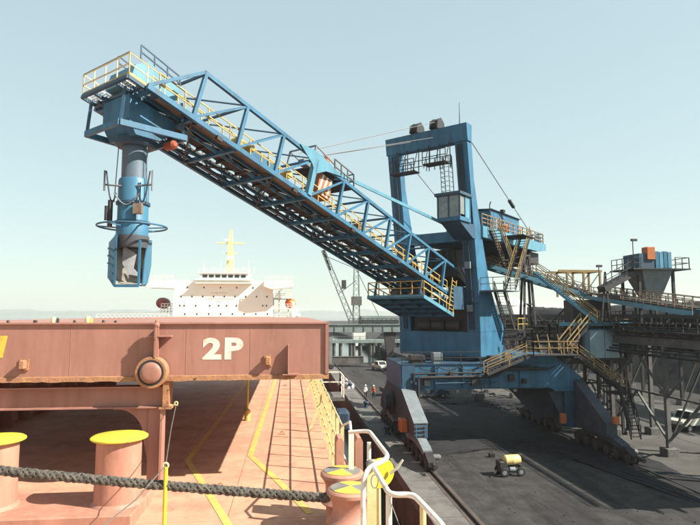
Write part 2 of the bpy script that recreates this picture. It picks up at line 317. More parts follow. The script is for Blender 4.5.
P(hc, 'bracket_cap', MB().lathe([(.02, 0), (.055, .01), (.06, .05), (.035, .08), (.005, .085)], (-2.47, 10.83, 10.76), (0, 0, 1), 14), 'cover_paint', True)
P(hc, 'gusset', MB().prism([(-2.47, 10.99, 10.55), (-2.47, 10.72, 10.55), (-2.47, 10.80, 10.15), (-2.47, 10.99, 9.9)], (.02, 0, 0)), 'cover_paint')
for x, z in ((-4.84, 10.07), (-.41, 10.10)):
    P(hc, 'lug', MB().cbox(x - .05, x + .05, 10.86, 11.0, z - .06, z + .09, .015).box(x - .075, x + .075, 10.97, 11.002, z - .10, z + .11), 'rusty_edge')
P(hc, 'fin_bracket', MB().prism([(-.03, 10.995, 10.42), (-.03, 10.90, 10.40), (-.03, 10.80, 9.87), (-.03, 10.995, 9.87)], (.018, 0, 0)).box(-.13, .17, 10.80, 10.99, 9.845, 9.868), 'cover_paint')
for x, w, h, mm in ((-5.2, .05, .05, 'dark_steel'), (-4.72, .07, .05, 'dark_steel'), (-4.40, .08, .11, 'cream_rail'), (-4.32, .05, .09, 'dark_steel'), (-4.02, .05, .05, 'dark_steel'), (-3.78, .10, .12, 'cream_rail'), (-3.72, .06, .09, 'yellow_paint'), (-3.5, .05, .05, 'dark_steel'), (-3.28, .05, .04, 'dark_steel'), (-2.52, .07, .05, 'rusty_edge')):
    P(hc, 'top_fitting', MB().lathe([(w * .5, 0), (w * .5, h * .7), (w * .3, h), (.005, h)], (x, 11.06, ZT - .002), (0, 0, 1), 10), mm, True)
# rail support beam and leg that carry the cover
sb = T('cover_support', 'reddish brown track beam on a gusseted leg under the hatch cover', 'support frame', (-2.5, 11.3, DZ))
P(sb, 'track_beam', MB().ibeam((-8, 11.2, 9.44), (-2.26, 11.2, 9.44), .30, .40, .022), 'cover_paint')
P(sb, 'leg', MB().box(-2.64, -2.36, 11.14, 11.30, DZ, 9.24), 'cover_paint')
P(sb, 'leg_flange', MB().box(-2.40, -2.36, 11.02, 11.14, DZ, 9.235), 'cover_paint')
arc = [(-2.64, 11.2, 9.235)] + [(-3.12 + .48 * math.sin(t), 11.2, 8.6 + .60 * math.cos(t)) for t in [k * math.pi / 2 / 10 for k in range(11)]] + [(-2.64, 11.2, 8.6)]
P(sb, 'gusset_plate', MB().prism([(-2.641, 11.19, 9.236), (-3.3, 11.19, 9.236), (-3.3, 11.19, 9.2)] + [(-3.2 + .48 * math.sin(t), 11.19, 8.6 + .60 * math.cos(t)) for t in [k * math.pi / 2 / 10 for k in range(11)]] + [(-2.641, 11.19, 8.2)], (0, .03, 0)), 'cover_paint')
P(sb, 'end_stop', MB().box(-2.36, -2.25, 11.0, 11.36, 9.27, 9.80).box(-2.42, -2.20, 10.98, 11.38, 9.225, 9.262), 'rusty_edge')
P(sb, 'ring_bolt', MB().tube([(-2.11 + .03 * math.cos(t), 11.0, 9.33 + .03 * math.sin(t)) for t in [k * math.pi / 5 for k in range(10)]], .012, 6, True).bar((-2.24, 11.02, 9.3), (-2.08, 11.0, 9.3), .025), 'cream_rail', True)
b = MB().box(-16, -8.2, 13.0, 27.5, DZ - .01, 9.55).box(-16, -8.0, 12.8, 27.7, 9.55, 9.62)
for k in range(12): b.prism([(-8.2, 13.6 + k * 1.2, DZ), (-7.8, 13.6 + k * 1.2, DZ), (-8.0, 13.6 + k * 1.2, 9.55), (-8.2, 13.6 + k * 1.2, 9.55)], (0, .02, 0))
O('hatch_coaming', b, 'cover_paint', 'raised red hatch coaming in the shade beneath the 2P cover', 'hatch coaming')
d2 = T('deck_vent_pipe', 'thin yellow vent pipe standing in the shade under the hatch cover', 'pipe', (-1.2, 16, DZ))
P(d2, 'pipe', MB().lathe([(.05, 0), (.05, .06), (.03, .06), (.03, 1.9)], (-1.25, 17.5, DZ), n=10), 'yellow_paint', True); P(d2, 'foot', MB().lathe([(.09, 0), (.09, .3), (.05, .34), (.01, .34)], (-1.25, 17.5, DZ), n=12), 'line_yellow', True)
# a second open cover farther aft
h2 = T('hatch_cover', 'sunlit hatch cover edge farther aft showing above the 2P cover', 'hatch cover', (-8, 60, 9.5))
P(h2, 'side_plate', MB().box(-14.6, -2.1, 60, 74, 9.55, 10.62), 'cover_paint'); P(h2, 'top_plate', MB().box(-14.7, -2.0, 59.9, 74.1, 10.622, 10.68), 'deck_paint')

# mooring bollards on their foundation
O('bollard_foundation', MB().cbox(-6.2, -2.33, 9.0, 10.25, DZ - .01, 8.0, .02), 'bollard_paint', 'low red steel plinth carrying the yellow capped bollards', 'plinth')
for x, lab in ((-2.72, 'red bollard with yellow cap standing behind the mooring rope'), (-4.62, 'red bollard with yellow cap cut off by the frame edge')):
    t = T('mooring_bollard', lab, 'bollard', (x, 9.62, 8.0), 'pair of mooring bollards')
    P(t, 'post', MB().lathe([(.40, 0), (.385, .02), (.355, .05), (.345, .5), (.345, 1.0), (.345, 1.0)], (x, 9.62, 8.0), n=40), 'bollard_paint', True)
    P(t, 'cap', MB().lathe([(.36, 1.0), (.425, 1.0), (.44, 1.012), (.44, 1.03), (.41, 1.05), (.01, 1.062)], (x, 9.62, 8.0), n=40), 'bright_yellow', True)
# braided mooring rope: eight strands wound around a sagging line
def rope(p, q, sag, rad, strands, sr, pitch, seg):
    p = V(p); q = V(q); B = MB(); L = (q - p).length
    for s in range(strands):
        pts = []; hand = 1 if s % 2 else -1
        for i in range(seg + 1):
            t = i / seg; c = p + (q - p) * t - V((0, 0, sag * 4 * t * (1 - t))); a = hand * 2 * math.pi * (t * L / pitch) + s * 2 * math.pi / strands
            rr = rad * (1 + .16 * math.sin(2 * a + s)); pts.append(c + V((0, 1, 0)) * math.cos(a) * rr + V((0, 0, 1)) * math.sin(a) * rr)
        B.tube(pts, sr, 6)
    return B
O('mooring_rope', rope((-5.5, 8.35, 9.08), (.56, 7.95, 8.48), .03, .042, 8, .024, .36, 330), 'rope_fibre', 'thick grey braided mooring rope stretched across the foreground', 'rope', smooth=True)
# yellow pin with eye and its thin wires
yp = T('wire_post', 'thin yellow steel post with ring eye in front of the rope', 'post', (-1.76, 8.05, DZ))
P(yp, 'rod', MB().lathe([(.028, 0), (.028, 1.13), (.01, 1.13)], (-1.655, 8.05, DZ), n=12), 'bright_yellow', True)
P(yp, 'foot', MB().lathe([(.07, 0), (.07, .02), (.045, .06), (.03, .06)], (-1.655, 8.05, DZ), n=12), 'yellow_paint', True)
P(yp, 'eye', MB().tube([(-1.66 + .035 * math.cos(t), 8.05, 8.95 + .035 * math.sin(t)) for t in [k * math.pi / 6 for k in range(12)]], .014, 6, True), 'cream_rail', True)
P(yp, 'wire', MB().tube([(-2.11, 11.0, 9.30), (-1.95, 9.8, 9.10), (-1.66, 8.05, 8.95)], .009, 5).tube([(-1.66, 8.05, 8.95), (-1.95, 7.7, 8.62), (-2.5, 7.15, 8.25), (-3.1, 6.5, 7.9)], .009, 5), 'wire_steel')
# pedestal rollers
for x, y, lab in ((.80, 8.62, 'farther red pedestal roller with worn yellow and grey top'), (.84, 7.78, 'nearer red pedestal roller with worn yellow and grey top')):
    t = T('pedestal_roller', lab, 'roller', (x, y, DZ), 'mooring rollers at the deck edge')
    P(t, 'pedestal', MB().lathe([(.36, 0), (.33, .03), (.24, .08), (.24, .45)], (x, y, DZ), n=30), 'bollard_paint', True)
    P(t, 'drum', MB().lathe([(.30, .40), (.33, .43), (.27, .50), (.245, .58), (.25, .68), (.30, .76), (.325, .79), (.325, .83), (.30, .855), (.28, .86)], (x, y, DZ), n=36), 'bollard_paint', True)
    R = .275; z = DZ + .862
    for k in range(4):
        a0 = k * math.pi / 2 + .5; pts = [(x, y, z + .02)] + [(x + R * math.cos(a0 + j * math.pi / 16), y + R * math.sin(a0 + j * math.pi / 16), z) for j in range(9)]
        P(t, 'top_sector', MB().prism(pts, (0, 0, .006)), 'yellow_paint' if k % 2 == 0 else 'grey_paint')
# red chock with white flat posts beside the rollers
t = T('panama_chock', 'red steel chock cheeks behind the pedestal rollers', 'chock', (.95, 9.1, DZ))
for x in (.80, 1.10): P(t, 'cheek_plate', MB().prism([(x - .06, 8.95, DZ), (x + .06, 8.95, DZ), (x + .06, 8.95, 9.0), (x + .03, 8.95, 9.06), (x - .03, 8.95, 9.06), (x - .06, 8.95, 9.0)], (0, .35, 0)), 'bollard_paint')
P(t, 'sill', MB().box(.74, 1.16, 8.95, 9.3, DZ, 8.15), 'bollard_paint')
# ship's side railing
rl = T('deck_railing', 'cream yellow ship railing with slanted braces along the deck edge', 'railing', (.92, 30, DZ))
y = 9.9
while y < 120:
    k = 1 if y < 60 else 2
    s = P(rl, 'stanchion', MB().bar((.92, y, DZ), (.92, y, DZ + 1.27), .065, .02, (0, 1, 0)), 'cream_rail')
    if len(rl.children) % 7 == 0: P(rl, 'brace', MB().bar((.90, y + .02, DZ + 1.0), (.56, y + .02, DZ), .07, .016, (0, 1, 0)), 'cream_rail')
    y += .95 * k
for h in (1.27, .82, .36): P(rl, 'rail_bar', MB().tube([(.92, 9.9, DZ + h), (.92, 120, DZ + h)], .016, 8), 'cream_rail', True)
P(rl, 'flat_post', MB().box(.90, .98, 8.62, 8.66, DZ, 9.22), 'white_rail')
P(rl, 'sloping_bar', MB().tube([(.92, 9.9, DZ + 1.27), (.95, 8.9, 9.32), (.94, 8.64, 9.2)], .02, 8).tube([(.92, 9.9, DZ + .82), (.94, 8.64, DZ + .82)], .018, 8), 'white_rail', True)
# white tubular rails in the near corner
def arc3(pts, r=.12, k=5):       # polyline with rounded corners
    out = [V(pts[0])]
    for a, b_, c in zip(pts, pts[1:], pts[2:]):
        a, b_, c = V(a), V(b_), V(c); u = (a - b_); w = (c - b_); q = min(r, u.length * .45, w.length * .45); s = b_ + u.normalized() * q; e = b_ + w.normalized() * q
        for i in range(k + 1): t_ = i / k; out.append(s * (1 - t_) ** 2 + b_ * 2 * t_ * (1 - t_) + e * t_ ** 2)
    out.append(V(pts[-1])); return out
wr = T('tube_handrail', 'white painted tubular handrail loops in the near corner', 'handrail', (.75, 5, DZ))
P(wr, 'upper_loop', MB().tube(arc3([(.66, 6.3, 9.70), (.87, 6.2, 9.73), (.875, 4.95, 9.75), (.60, 4.62, 9.745), (.59, 4.6, 8.0)], .16), .021, 10), 'white_rail', True)
P(wr, 'upright', MB().tube([(.80, 5.7, 9.72), (.79, 5.7, 7.85)], .021, 10), 'white_rail', True)
P(wr, 'lower_loop', MB().tube(arc3([(.70, 4.72, 9.74), (.735, 4.15, 9.69), (.90, 4.12, 9.70), (.985, 3.55, 9.66), (1.0, 2.9, 9.2)], .13), .021, 10), 'white_rail', True)
P(wr, 'upright', MB().tube([(.735, 4.2, 9.68), (.73, 4.2, 7.85)], .023, 10), 'white_rail', True)
P(wr, 'upright', MB().tube([(.93, 3.95, 9.69), (.93, 3.95, 7.85)], .022, 10), 'cream_rail', True)
P(wr, 'cross_bar', MB().tube([(.735, 4.2, 9.40), (1.05, 3.6, 9.40)], .016, 8), 'white_rail', True)
P(wr, 'flat_post', MB().box(.665, .745, 4.86, 4.885, 7.85, 9.76), 'cream_rail')
P(wr, 'collar', MB().lathe([(.03, 0), (.034, .01), (.034, .06), (.03, .07)], (.685, 4.85, 9.74), (.05, -1, -.02), 12), 'grey_paint', True)
P(wr, 'cable_loop', MB().tube([(.72 + .03 * math.cos(t), 4.80, 9.60 + .055 * math.sin(t)) for t in [k * math.pi / 7 for k in range(14)]], .004, 5, True), 'wire_steel')
P(wr, 'guide_wire', MB().tube([(.72, 4.1, 9.68), (.80, 3.9, 9.45), (.92, 3.7, 9.2)], .004, 5), 'wire_steel')
dk = T('yellow_disc', 'bright yellow round disc guard with pale handle behind the handrail', 'disc', (.84, 5.4, 9.4))
P(dk, 'disc_plate', MB().lathe([(.01, -.012), (.135, -.012), (.143, 0), (.135, .012), (.01, .012)], (.865, 5.4, 9.50), (-.25, 1, .05), 40), 'bright_yellow', True)
P(dk, 'handle', MB().tube([(.955, 5.38, 9.50), (1.02, 5.36, 9.555), (1.07, 5.34, 9.63)], [.012, .016, .010], 8), 'white_rail', True)
P(dk, 'stalk', MB().tube([(.85, 5.41, 9.45), (.86, 5.45, 7.9)], .02, 8), 'cream_rail', True)
# superstructure
su = T('ship_superstructure', 'white accommodation block and bridge with yellow mast at the stern', 'superstructure', (-16, 140, DZ))
Yf = 138.0
P(su, 'front_block', MB().box(-27.8, -4.2, Yf, Yf + 14, DZ, 19.1), 'ship_white')
P(su, 'bridge_deck', MB().box(-22.6, -9.2, Yf - .9, Yf + 12, 19.103, 19.5), 'ship_white')
wh = P(su, 'wheelhouse', MB().box(-21.6, -10.2, Yf - .5, Yf + 9, 19.5, 20.75).box(-22, -9.8, Yf - .8, Yf + 9.2, 20.753, 20.95), 'ship_white')
for k in range(7): x = -21.0 + k * 1.52; P(wh, 'window', MB().box(x, x + 1.12, Yf - .56, Yf - .49, 19.75, 20.45), 'window_dark')
P(su, 'wing', MB().prism([(-33.2, Yf - 2.6, 17.2), (-28, Yf - 2.6, 17.0), (-27.4, Yf - 2.6, 17.0), (-27.4, Yf - 2.6, 19.05), (-33.2, Yf - 2.6, 19.05)], (0, 4.6, 0)), 'ship_white')
P(su, 'wing', MB().prism([(.6, Yf - 2.6, 17.4), (-4.5, Yf - 2.6, 16.9), (-6.3, Yf - 2.6, 17.6), (-6.3, Yf - 2.6, 19.05), (.6, Yf - 2.6, 19.05)], (0, 4.6, 0)), 'ship_white')
P(su, 'canopy', MB().box(-22.6, -9.2, Yf - 1.4, Yf - .002, 18.3, 18.55), 'ship_white')
for r_, (z, xsx) in enumerate(((17.35, [-24.6 + k * 3.9 for k in range(6)]), (15.2, [-26 + k * 2.55 for k in range(9)]), (13.0, [-26.2, -25.2, -22.5, -19.2, -17.1, -15.2, -12.9, -6.6, -5.7]), (11.0, [-25 + k * 2.8 for k in range(8)]))):
    for x in xsx: P(su, 'porthole', MB().box(x - .15, x + .15, Yf - .06, Yf + .01, z - .2, z + .2), 'window_dark')
for z, x0, x1 in ((15.95, -19, -15.3), (14.55, -20.2, -13.6), (13.9, -17.6, -16.8)):
    x = x0
    while x < x1: w = random.uniform(.25, .5); P(su, 'red_notice', MB().box(x, x + w, Yf - .03, Yf + .01, z, z + .22), 'faded_red'); x += w + .25
ms = P(su, 'mast', MB().prism([(-15.9, Yf + 3, 20.95), (-13.9, Yf + 3, 20.95), (-14.4, Yf + 3, 29), (-14.6, Yf + 3, 32), (-15.2, Yf + 3, 32), (-15.5, Yf + 3, 29)], (0, 1.2, 0)), 'mast_yellow')
P(ms, 'crosstree', MB().box(-18.2, -11.6, Yf + 3.2, Yf + 3.9, 28.5, 28.85).box(-16.8, -13.4, Yf + 3.2, Yf + 3.9, 26, 26.2), 'mast_yellow')
P(ms, 'radar', MB().box(-16.6, -15.0, Yf + 2.4, Yf + 2.7, 29.2, 29.5).box(-15.6, -14.2, Yf + 2.2, Yf + 2.6, 24.5, 25.2), 'ship_white')
for x, h in ((-21, 2.4), (-18.6, 1.6), (-11.5, 2.0), (-10.2, 3.0), (-8.8, 1.6), (-16.9, 3.2)): P(su, 'antenna', MB().lathe([(.09, 0), (.06, h), (.01, h)], (x, Yf + 1, 20.9), n=6), 'ship_white')
P(su, 'bridge_railing', MB().rail([(-33, Yf - 2.5, 19.05), (-27.5, Yf - 2.5, 19.05)], 1.0, 1.5, .05).rail([(-6.2, Yf - 2.5, 19.05), (.5, Yf - 2.5, 19.05)], 1.0, 1.5, .05).rail([(-22, Yf - .7, 20.95), (-9.8, Yf - .7, 20.95)], 1.0, 1.5, .04), 'ship_white')
for z in (9.6, 12.2, 14.8): P(su, 'side_deck', MB().box(-4.15, .4, Yf + 2, Yf + 12, z, z + .25).rail([(.3, Yf + 2.1, z + .25), (-4.1, Yf + 2.1, z + .25)], 1.0, .9, .05).bar((-3.9, Yf + 2.3, z + .2), (-1.8, Yf + 2.3, z + 2.6), .35, .15), 'ship_white')
for k, x in enumerate((-2.9, -.6)): P(su, 'davit', MB().box(x, x + .35, Yf + 3, Yf + 3.5, DZ, 17.2), 'mast_yellow')
for x, mm in ((.1, 'boat_orange'), (-31.4, 'boat_red')):
    P(su, 'lifeboat', MB().lathe([(.05, -4), (.8, -3.5), (1.3, -2.2), (1.4, 0), (1.3, 2.2), (.8, 3.5), (.05, 4)], (x, Yf + 6, 13.7), (0, 1, 0), 18), mm, True)
P(su, 'side_railing', MB().rail([(-44, Yf - 4, 8.8), (-28, Yf - 4, 8.8)], 2.2, 1.0, .09, 2).rail([(-31, Yf + 2, 11.0), (-28, Yf + 2, 11.0)], 2.5, .8, .08, 3), 'ship_white')
P(su, 'deck_gear', MB().box(.5, 1.2, Yf - 1, Yf, DZ, 14).box(1.5, 1.9, Yf + 1, Yf + 1.6, DZ, 12.5).box(1.0, 2.6, Yf, Yf + 2, 10.5, 11.2), 'ship_white')
# ================================================================== QUAY AND GROUND
b = MB(); nx, ny = 2, 2
gr = O('ground', MB().box(7.6, 420, -40, 128, -1.0, 0).box(30, 420, 128, 900, -1.0, 0), 'asphalt', kind='structure', base=(40, 40, 0))
O('water', MB().add([(-4000, -400, -3), (4000, -400, -3), (4000, 9000, -3), (-4000, 9000, -3)], [(0, 1, 2, 3)]), 'water', kind='structure')
wallq = O('quay_wall', MB().box(7.58, 8.2, -40, 128.2, -6, -.02), 'wall_brown', 'dark stained concrete quay wall facing the ship', 'quay wall')
for k in range(26): P(wallq, 'wall_block', MB().box(7.50, 7.577, -14 + k * 5.4, -14 + k * 5.4 + 5.34, -2.9, -.5), 'wall_brown')
apron = O('quay_apron', MB().box(7.55, 8.0, -40, 128, -.4, -.008), 'concrete', kind='structure', base=(8, 40, 0))
for k in range(40):
    y0 = -10 + k * 3.4
    P(apron, 'apron_slab', MB().box(7.56, 9.52, y0 + .02, y0 + 3.38, -.35, .006 + random.uniform(0, .006)), 'concrete')
    P(apron, 'kerb_block', MB().cbox(7.50, 7.84, y0 + .03, y0 + 3.37, -.45, .16, .03), 'concrete')
for x, lab in ((9.92, 'waterside crane rail running along the quay edge'), (25.0, 'landside crane rail set in the dark coal yard')):
    r = T('crane_rail', lab, 'rail', (x, 50, 0), 'crane rails')
    P(r, 'rail_head', MB().box(x - .04, x + .04, -30, 127, .02, .13), 'dark_steel'); P(r, 'rail_foot', MB().box(x - .11, x + .11, -30, 127, .004, .02), 'dark_steel')
    P(r, 'rail_bed', MB().box(x - .36, x + .36, -30, 127, -.1, .004), 'wall_brown' if x < 20 else 'coal')
rp = O('road', MB().box(34.4, 47, 20, 110, -.1, .008), 'road_pale', kind='structure')
O('pavement', MB().box(26.6, 34.3, 26, 62, -.1, .005), 'road_pale', kind='structure')
# ================================================================== SHIP LOADER
AZm = math.radians(43.17); ET = V((-math.sin(AZm), -math.cos(AZm), 0)); EN = V((math.cos(AZm), -math.sin(AZm), 0)); S0 = V((13.213, 50.476, 0)); UZ = V((0, 0, 1))
def Lw(a, n, z): return S0 + ET * a + EN * n + UZ * z
CL, SL = math.cos(math.radians(16.42)), math.sin(math.radians(16.42))
def Bw(s, n, h): return Lw(28.93 - CL * s - SL * h, n, 20.74 - SL * s + CL * h)
BU = (Bw(0, 0, 1) - Bw(0, 0, 0)).normalized()
ld = T('ship_loader', 'blue luffing ship loader with long truss boom and loading spout', 'ship loader', (17.4, 50, 0))
# --- portal: cross beam, legs, spread feet, bogies
pb = P(ld, 'portal_beam', MB().box(9.3, 22.6, 47.0, 54, 4.72, 6.75), 'blue')
P(pb, 'beam_haunch', MB().prism([(17.8, 46.96, 6.76), (20.5, 46.96, 7.5), (22.7, 46.96, 7.5), (25.2, 46.96, 5.6), (25.2, 46.96, 4.36), (22.9, 46.96, 4.36), (22.2, 46.96, 4.74), (17.8, 46.96, 4.74)], (0, 7.08, 0)), 'blue')
P(pb, 'beam_flange', MB().box(9.25, 22.7, 46.9, 54.1, 6.752, 6.80).box(9.25, 22.3, 46.9, 54.1, 4.66, 4.717), 'blue_dirty')
for x in (12.2, 14.6, 17.0, 19.6): P(pb, 'stiffener', MB().box(x, x + .05, 46.86, 46.998, 4.74, 6.74), 'blue_dirty')
P(pb, 'pipe', MB().tube(arc3([(10.35, 46.75, 3.4), (10.35, 46.75, 6.0), (16.6, 46.75, 6.05), (18.0, 46.75, 6.5), (20.5, 46.75, 6.6)], .3), .09, 8), 'dark_steel', True)
P(pb, 'pipe', MB().tube(arc3([(12.4, 46.72, 6.6), (12.4, 46.72, 5.45), (16.2, 46.72, 5.4), (16.2, 46.72, 4.8)], .2), .06, 8).tube([(12.4, 46.7, 5.2), (17.5, 46.7, 5.25)], .05, 8), 'blue_dirty', True)
lw = P(ld, 'leg', MB().prism([(9.35, 47.0, 4.70), (9.35, 54.0, 4.70), (9.35, 58.0, 2.35), (9.35, 58.0, 1.55), (9.35, 52.0, 2.0), (9.35, 47.0, 2.0), (9.35, 42.3, 1.75), (9.35, 42.3, 2.75)], (1.05, 0, 0)), 'leg_brown')
P(lw, 'slope_plate', MB().prism([(9.33, 46.98, 4.72), (10.43, 46.98, 4.72), (10.43, 42.26, 2.78), (9.33, 42.26, 2.78)], (0, 0, .05)), 'plate_grey')
P(lw, 'blue_column', MB().box(9.40, 10.5, 46.93, 46.999, 3.9, 6.7), 'blue_dirty')
P(lw, 'end_ladder', MB().bar((9.5, 42.2, 1.7), (9.5, 42.2, 2.75), .06).bar((10.3, 42.2, 1.7), (10.3, 42.2, 2.75), .06).bar((9.5, 42.2, 2.0), (10.3, 42.2, 2.0), .05).bar((9.5, 42.2, 2.3), (10.3, 42.2, 2.3), .05).bar((9.5, 42.2, 2.6), (10.3, 42.2, 2.6), .05), 'blue')
P(lw, 'orange_box', MB().cbox(8.75, 9.3, 44.3, 45.5, 1.75, 2.7, .05), 'orange')
ll = P(ld, 'leg', MB().box(23.7, 25.22, 47.1, 49.3, 1.3, 4.35), 'blue_dirty')
P(ld, 'leg', MB().box(23.7, 25.22, 51.7, 53.9, 1.3, 4.35), 'leg_dark')
P(ll, 'web_plate', MB().prism([(22.4, 47.4, 4.34), (23.68, 47.4, 4.34), (23.68, 47.4, 1.6)], (0, .12, 0)), 'leg_dark')
P(ll, 'gusset_plate', MB().prism([(24.5, 47.06, 5.4), (24.5, 47.06, 1.4), (24.5, 42.1, 1.5), (24.5, 42.1, 2.5)], (.9, 0, 0)), 'leg_dark')
P(ll, 'gusset_plate', MB().prism([(24.5, 53.94, 5.4), (24.5, 53.94, 1.4), (24.5, 58.5, 1.5), (24.5, 58.5, 2.5)], (.9, 0, 0)), 'leg_dark')
P(ll, 'inner_brace', MB().prism([(19.6, 50.5, 4.7), (23.68, 50.5, 4.7), (23.68, 50.5, 1.5), (22.6, 50.5, 1.5)], (0, .15, 0)), 'leg_dark')
P(ll, 'orange_box', MB().cbox(24.9, 25.35, 41.6, 42.0, 2.55, 3.1, .05), 'orange'); P(ll, 'orange_box', MB().cbox(23.1, 23.6, 46.6, 47.0, 1.7, 2.5, .05), 'orange')
def bogie(x, y):
    bo = P(ld, 'bogie', MB().prism([(x - .28, y - 1.35, .42), (x - .28, y - 1.35, .72), (x - .28, y - .4, 1.15), (x - .28, y + .4, 1.15), (x - .28, y + 1.35, .72), (x - .28, y + 1.35, .42)], (.56, 0, 0)), 'dark_steel')
    for s in (-.75, .75): P(bo, 'wheel', MB().lathe([(.12, -.36), (.30, -.36), (.37, -.33), (.37, -.30), (.33, -.29), (.33, .29), (.37, .30), (.37, .33), (.3, .36), (.12, .36)], (x, y + s, .40), (1, 0, 0), 20), 'gallery_steel', True)
    P(bo, 'drive_motor', MB().lathe([(.05, 0), (.2, 0), (.2, .5), (.12, .6), (.05, .6)], (x + .36, y, .75), (1, 0, 0), 14), 'gallery_light', True)
for x in (9.92, 25.0):
    for yb in (43.4, 55.2):
        P(ld, 'equalizer_beam', MB().prism([(x - .34, yb - 3.0, .95), (x - .34, yb - 3.0, 1.25), (x - .34, yb - .6, 1.85), (x - .34, yb + .6, 1.85), (x - .34, yb + 3.0, 1.25), (x - .34, yb + 3.0, .95), (x - .34, yb, 1.2)], (.68, 0, 0)), 'plate_grey' if x < 20 else 'leg_dark')
        for s in (-2.9, 0, 2.9): bogie(x, yb + s)
    for yb, s in ((38.9, -1), (59.7, 1)):
        P(ld, 'buffer', MB().lathe([(.05, 0), (.16, 0), (.16, .25), (.08, .3), (.08, .55), (.17, .57), (.17, .65), (.02, .66)], (x, yb, .65), (0, s, 0), 14), 'dark_steel', True)
# landings and stairs around the portal
P(ld, 'landing', MB().box(20.3, 24.3, 45.4, 46.9, 7.52, 7.60), 'gallery_steel')
P(ld, 'railing', MB().rail([(20.3, 46.85, 7.6), (20.3, 45.45, 7.6), (24.3, 45.45, 7.6), (24.3, 46.85, 7.6)], 1.1, 1.2, .035), 'dull_yellow')
stairs(ld, (20.2, 46.2, 7.5), (16.4, 46.2, 6.0), .9, 'gallery_steel', 'dull_yellow', (0, 1, 0)); 
stairs(ld, (24.3, 46.2, 7.5), (28.6, 46.2, 4.4), .9, 'dark_steel', 'dull_yellow', (0, 1, 0)); stairs(ld, (28.0, 45.2, 4.4), (27.0, 42.2, 1.3), .8, 'dark_steel', 'dark_steel', (1, 0, 0))
P(ld, 'landing', MB().box(27.0, 28.7, 44.6, 46.8, 4.3, 4.38), 'dark_steel')
P(ld, 'railing', MB().rail([(9.4, 46.95, 6.8), (16.2, 46.95, 6.8)], 1.0, 1.6, .03), 'dark_steel')
for x in (21.0, 21.9, 22.8): PB(ld, 'lamp_post', (x, 45.5, 7.6), (x - .35, 45.5, 9.3), .07, .07, 'dull_yellow')
# slewing bearing and slewing platform
P(ld, 'slew_bearing', MB().lathe([(2.6, 6.78), (2.6, 6.95), (2.35, 6.97), (2.35, 7.1), (2.7, 7.12), (2.7, 7.25)], (S0 + ET * -3.0), n=40), 'blue_dirty', True)
def lbox(a0, a1, n0, n1, z0, z1):
    b = MB(); c = [Lw(a0, n0, z0), Lw(a1, n0, z0), Lw(a1, n1, z0), Lw(a0, n1, z0)]; return b.prism(c, (0, 0, z1 - z0))
P(ld, 'slew_platform', MB().prism([Lw(-.6, -4.15, 7.24), Lw(-5.2, -4.15, 7.24), Lw(-5.9, -4.15, 8.0), Lw(-5.9, -4.15, 9.4), Lw(-.6, -4.15, 9.4)], EN * 8.3), 'blue')
# tower: two tapering columns, top beam, cross beam
prof = [(-.6, 9.42), (-.35, 13.6), (.25, 18.0), (.9, 23.0), (1.5, 27.4)]; back = [(.55, 27.4), (.1, 23.0), (-1.35, 18.0), (-2.9, 13.6), (-4.6, 11.0), (-5.88, 9.95), (-5.88, 9.42)]
for k, (n0, lab) in enumerate(((2.95, None), (-4.15, None))):
    c = P(ld, 'tower_column', MB().prism([Lw(a, n0, z) for a, z in prof + back], EN * 1.2), 'blue')
    for z in (12.0, 15.2, 19.6): P(c, 'stiffener', MB().bar(Lw(-.63 + (z - 9.4) * .115, n0 - .03, z), Lw(-.63 + (z - 9.4) * .115, n0 + 1.23, z), .08, .08), 'blue_dirty')
P(ld, 'top_beam', MB().prism([Lw(.62, -4.25, 26.2), Lw(1.42, -4.25, 26.2), Lw(1.62, -4.25, 27.75), Lw(.55, -4.25, 27.75)], EN * 8.5), 'blue')
P(ld, 'tower_cross_beam', lbox(-1.0, .25, -2.94, 2.94, 17.5, 18.45), 'blue')
P(ld, 'tower_cross_beam', lbox(-3.5, -2.6, -2.94, 2.94, 17.6, 18.4), 'blue_dirty')
for n in (-1.0, 1.1):
    sh = P(ld, 'sheave_block', MB().prism([Lw(.4, n - .4, 27.76), Lw(1.9, n - .4, 27.76), Lw(1.75, n - .4, 28.5), Lw(1.1, n - .4, 28.9), Lw(.5, n - .4, 28.5)], EN * .12).prism([Lw(.4, n + .3, 27.76), Lw(1.9, n + .3, 27.76), Lw(1.75, n + .3, 28.5), Lw(1.1, n + .3, 28.9), Lw(.5, n + .3, 28.5)], EN * .12), 'dark_steel')
    P(sh, 'sheave', MB().lathe([(.1, -.25), (.55, -.25), (.5, 0), (.55, .25), (.1, .25)], Lw(1.1, n, 28.3), EN, 20), 'gallery_steel', True)
P(ld, 'lightning_rod', MB().lathe([(.05, 0), (.02, 2.2), (.01, 2.2)], Lw(1.0, 3.3, 27.75), n=6), 'dark_steel')
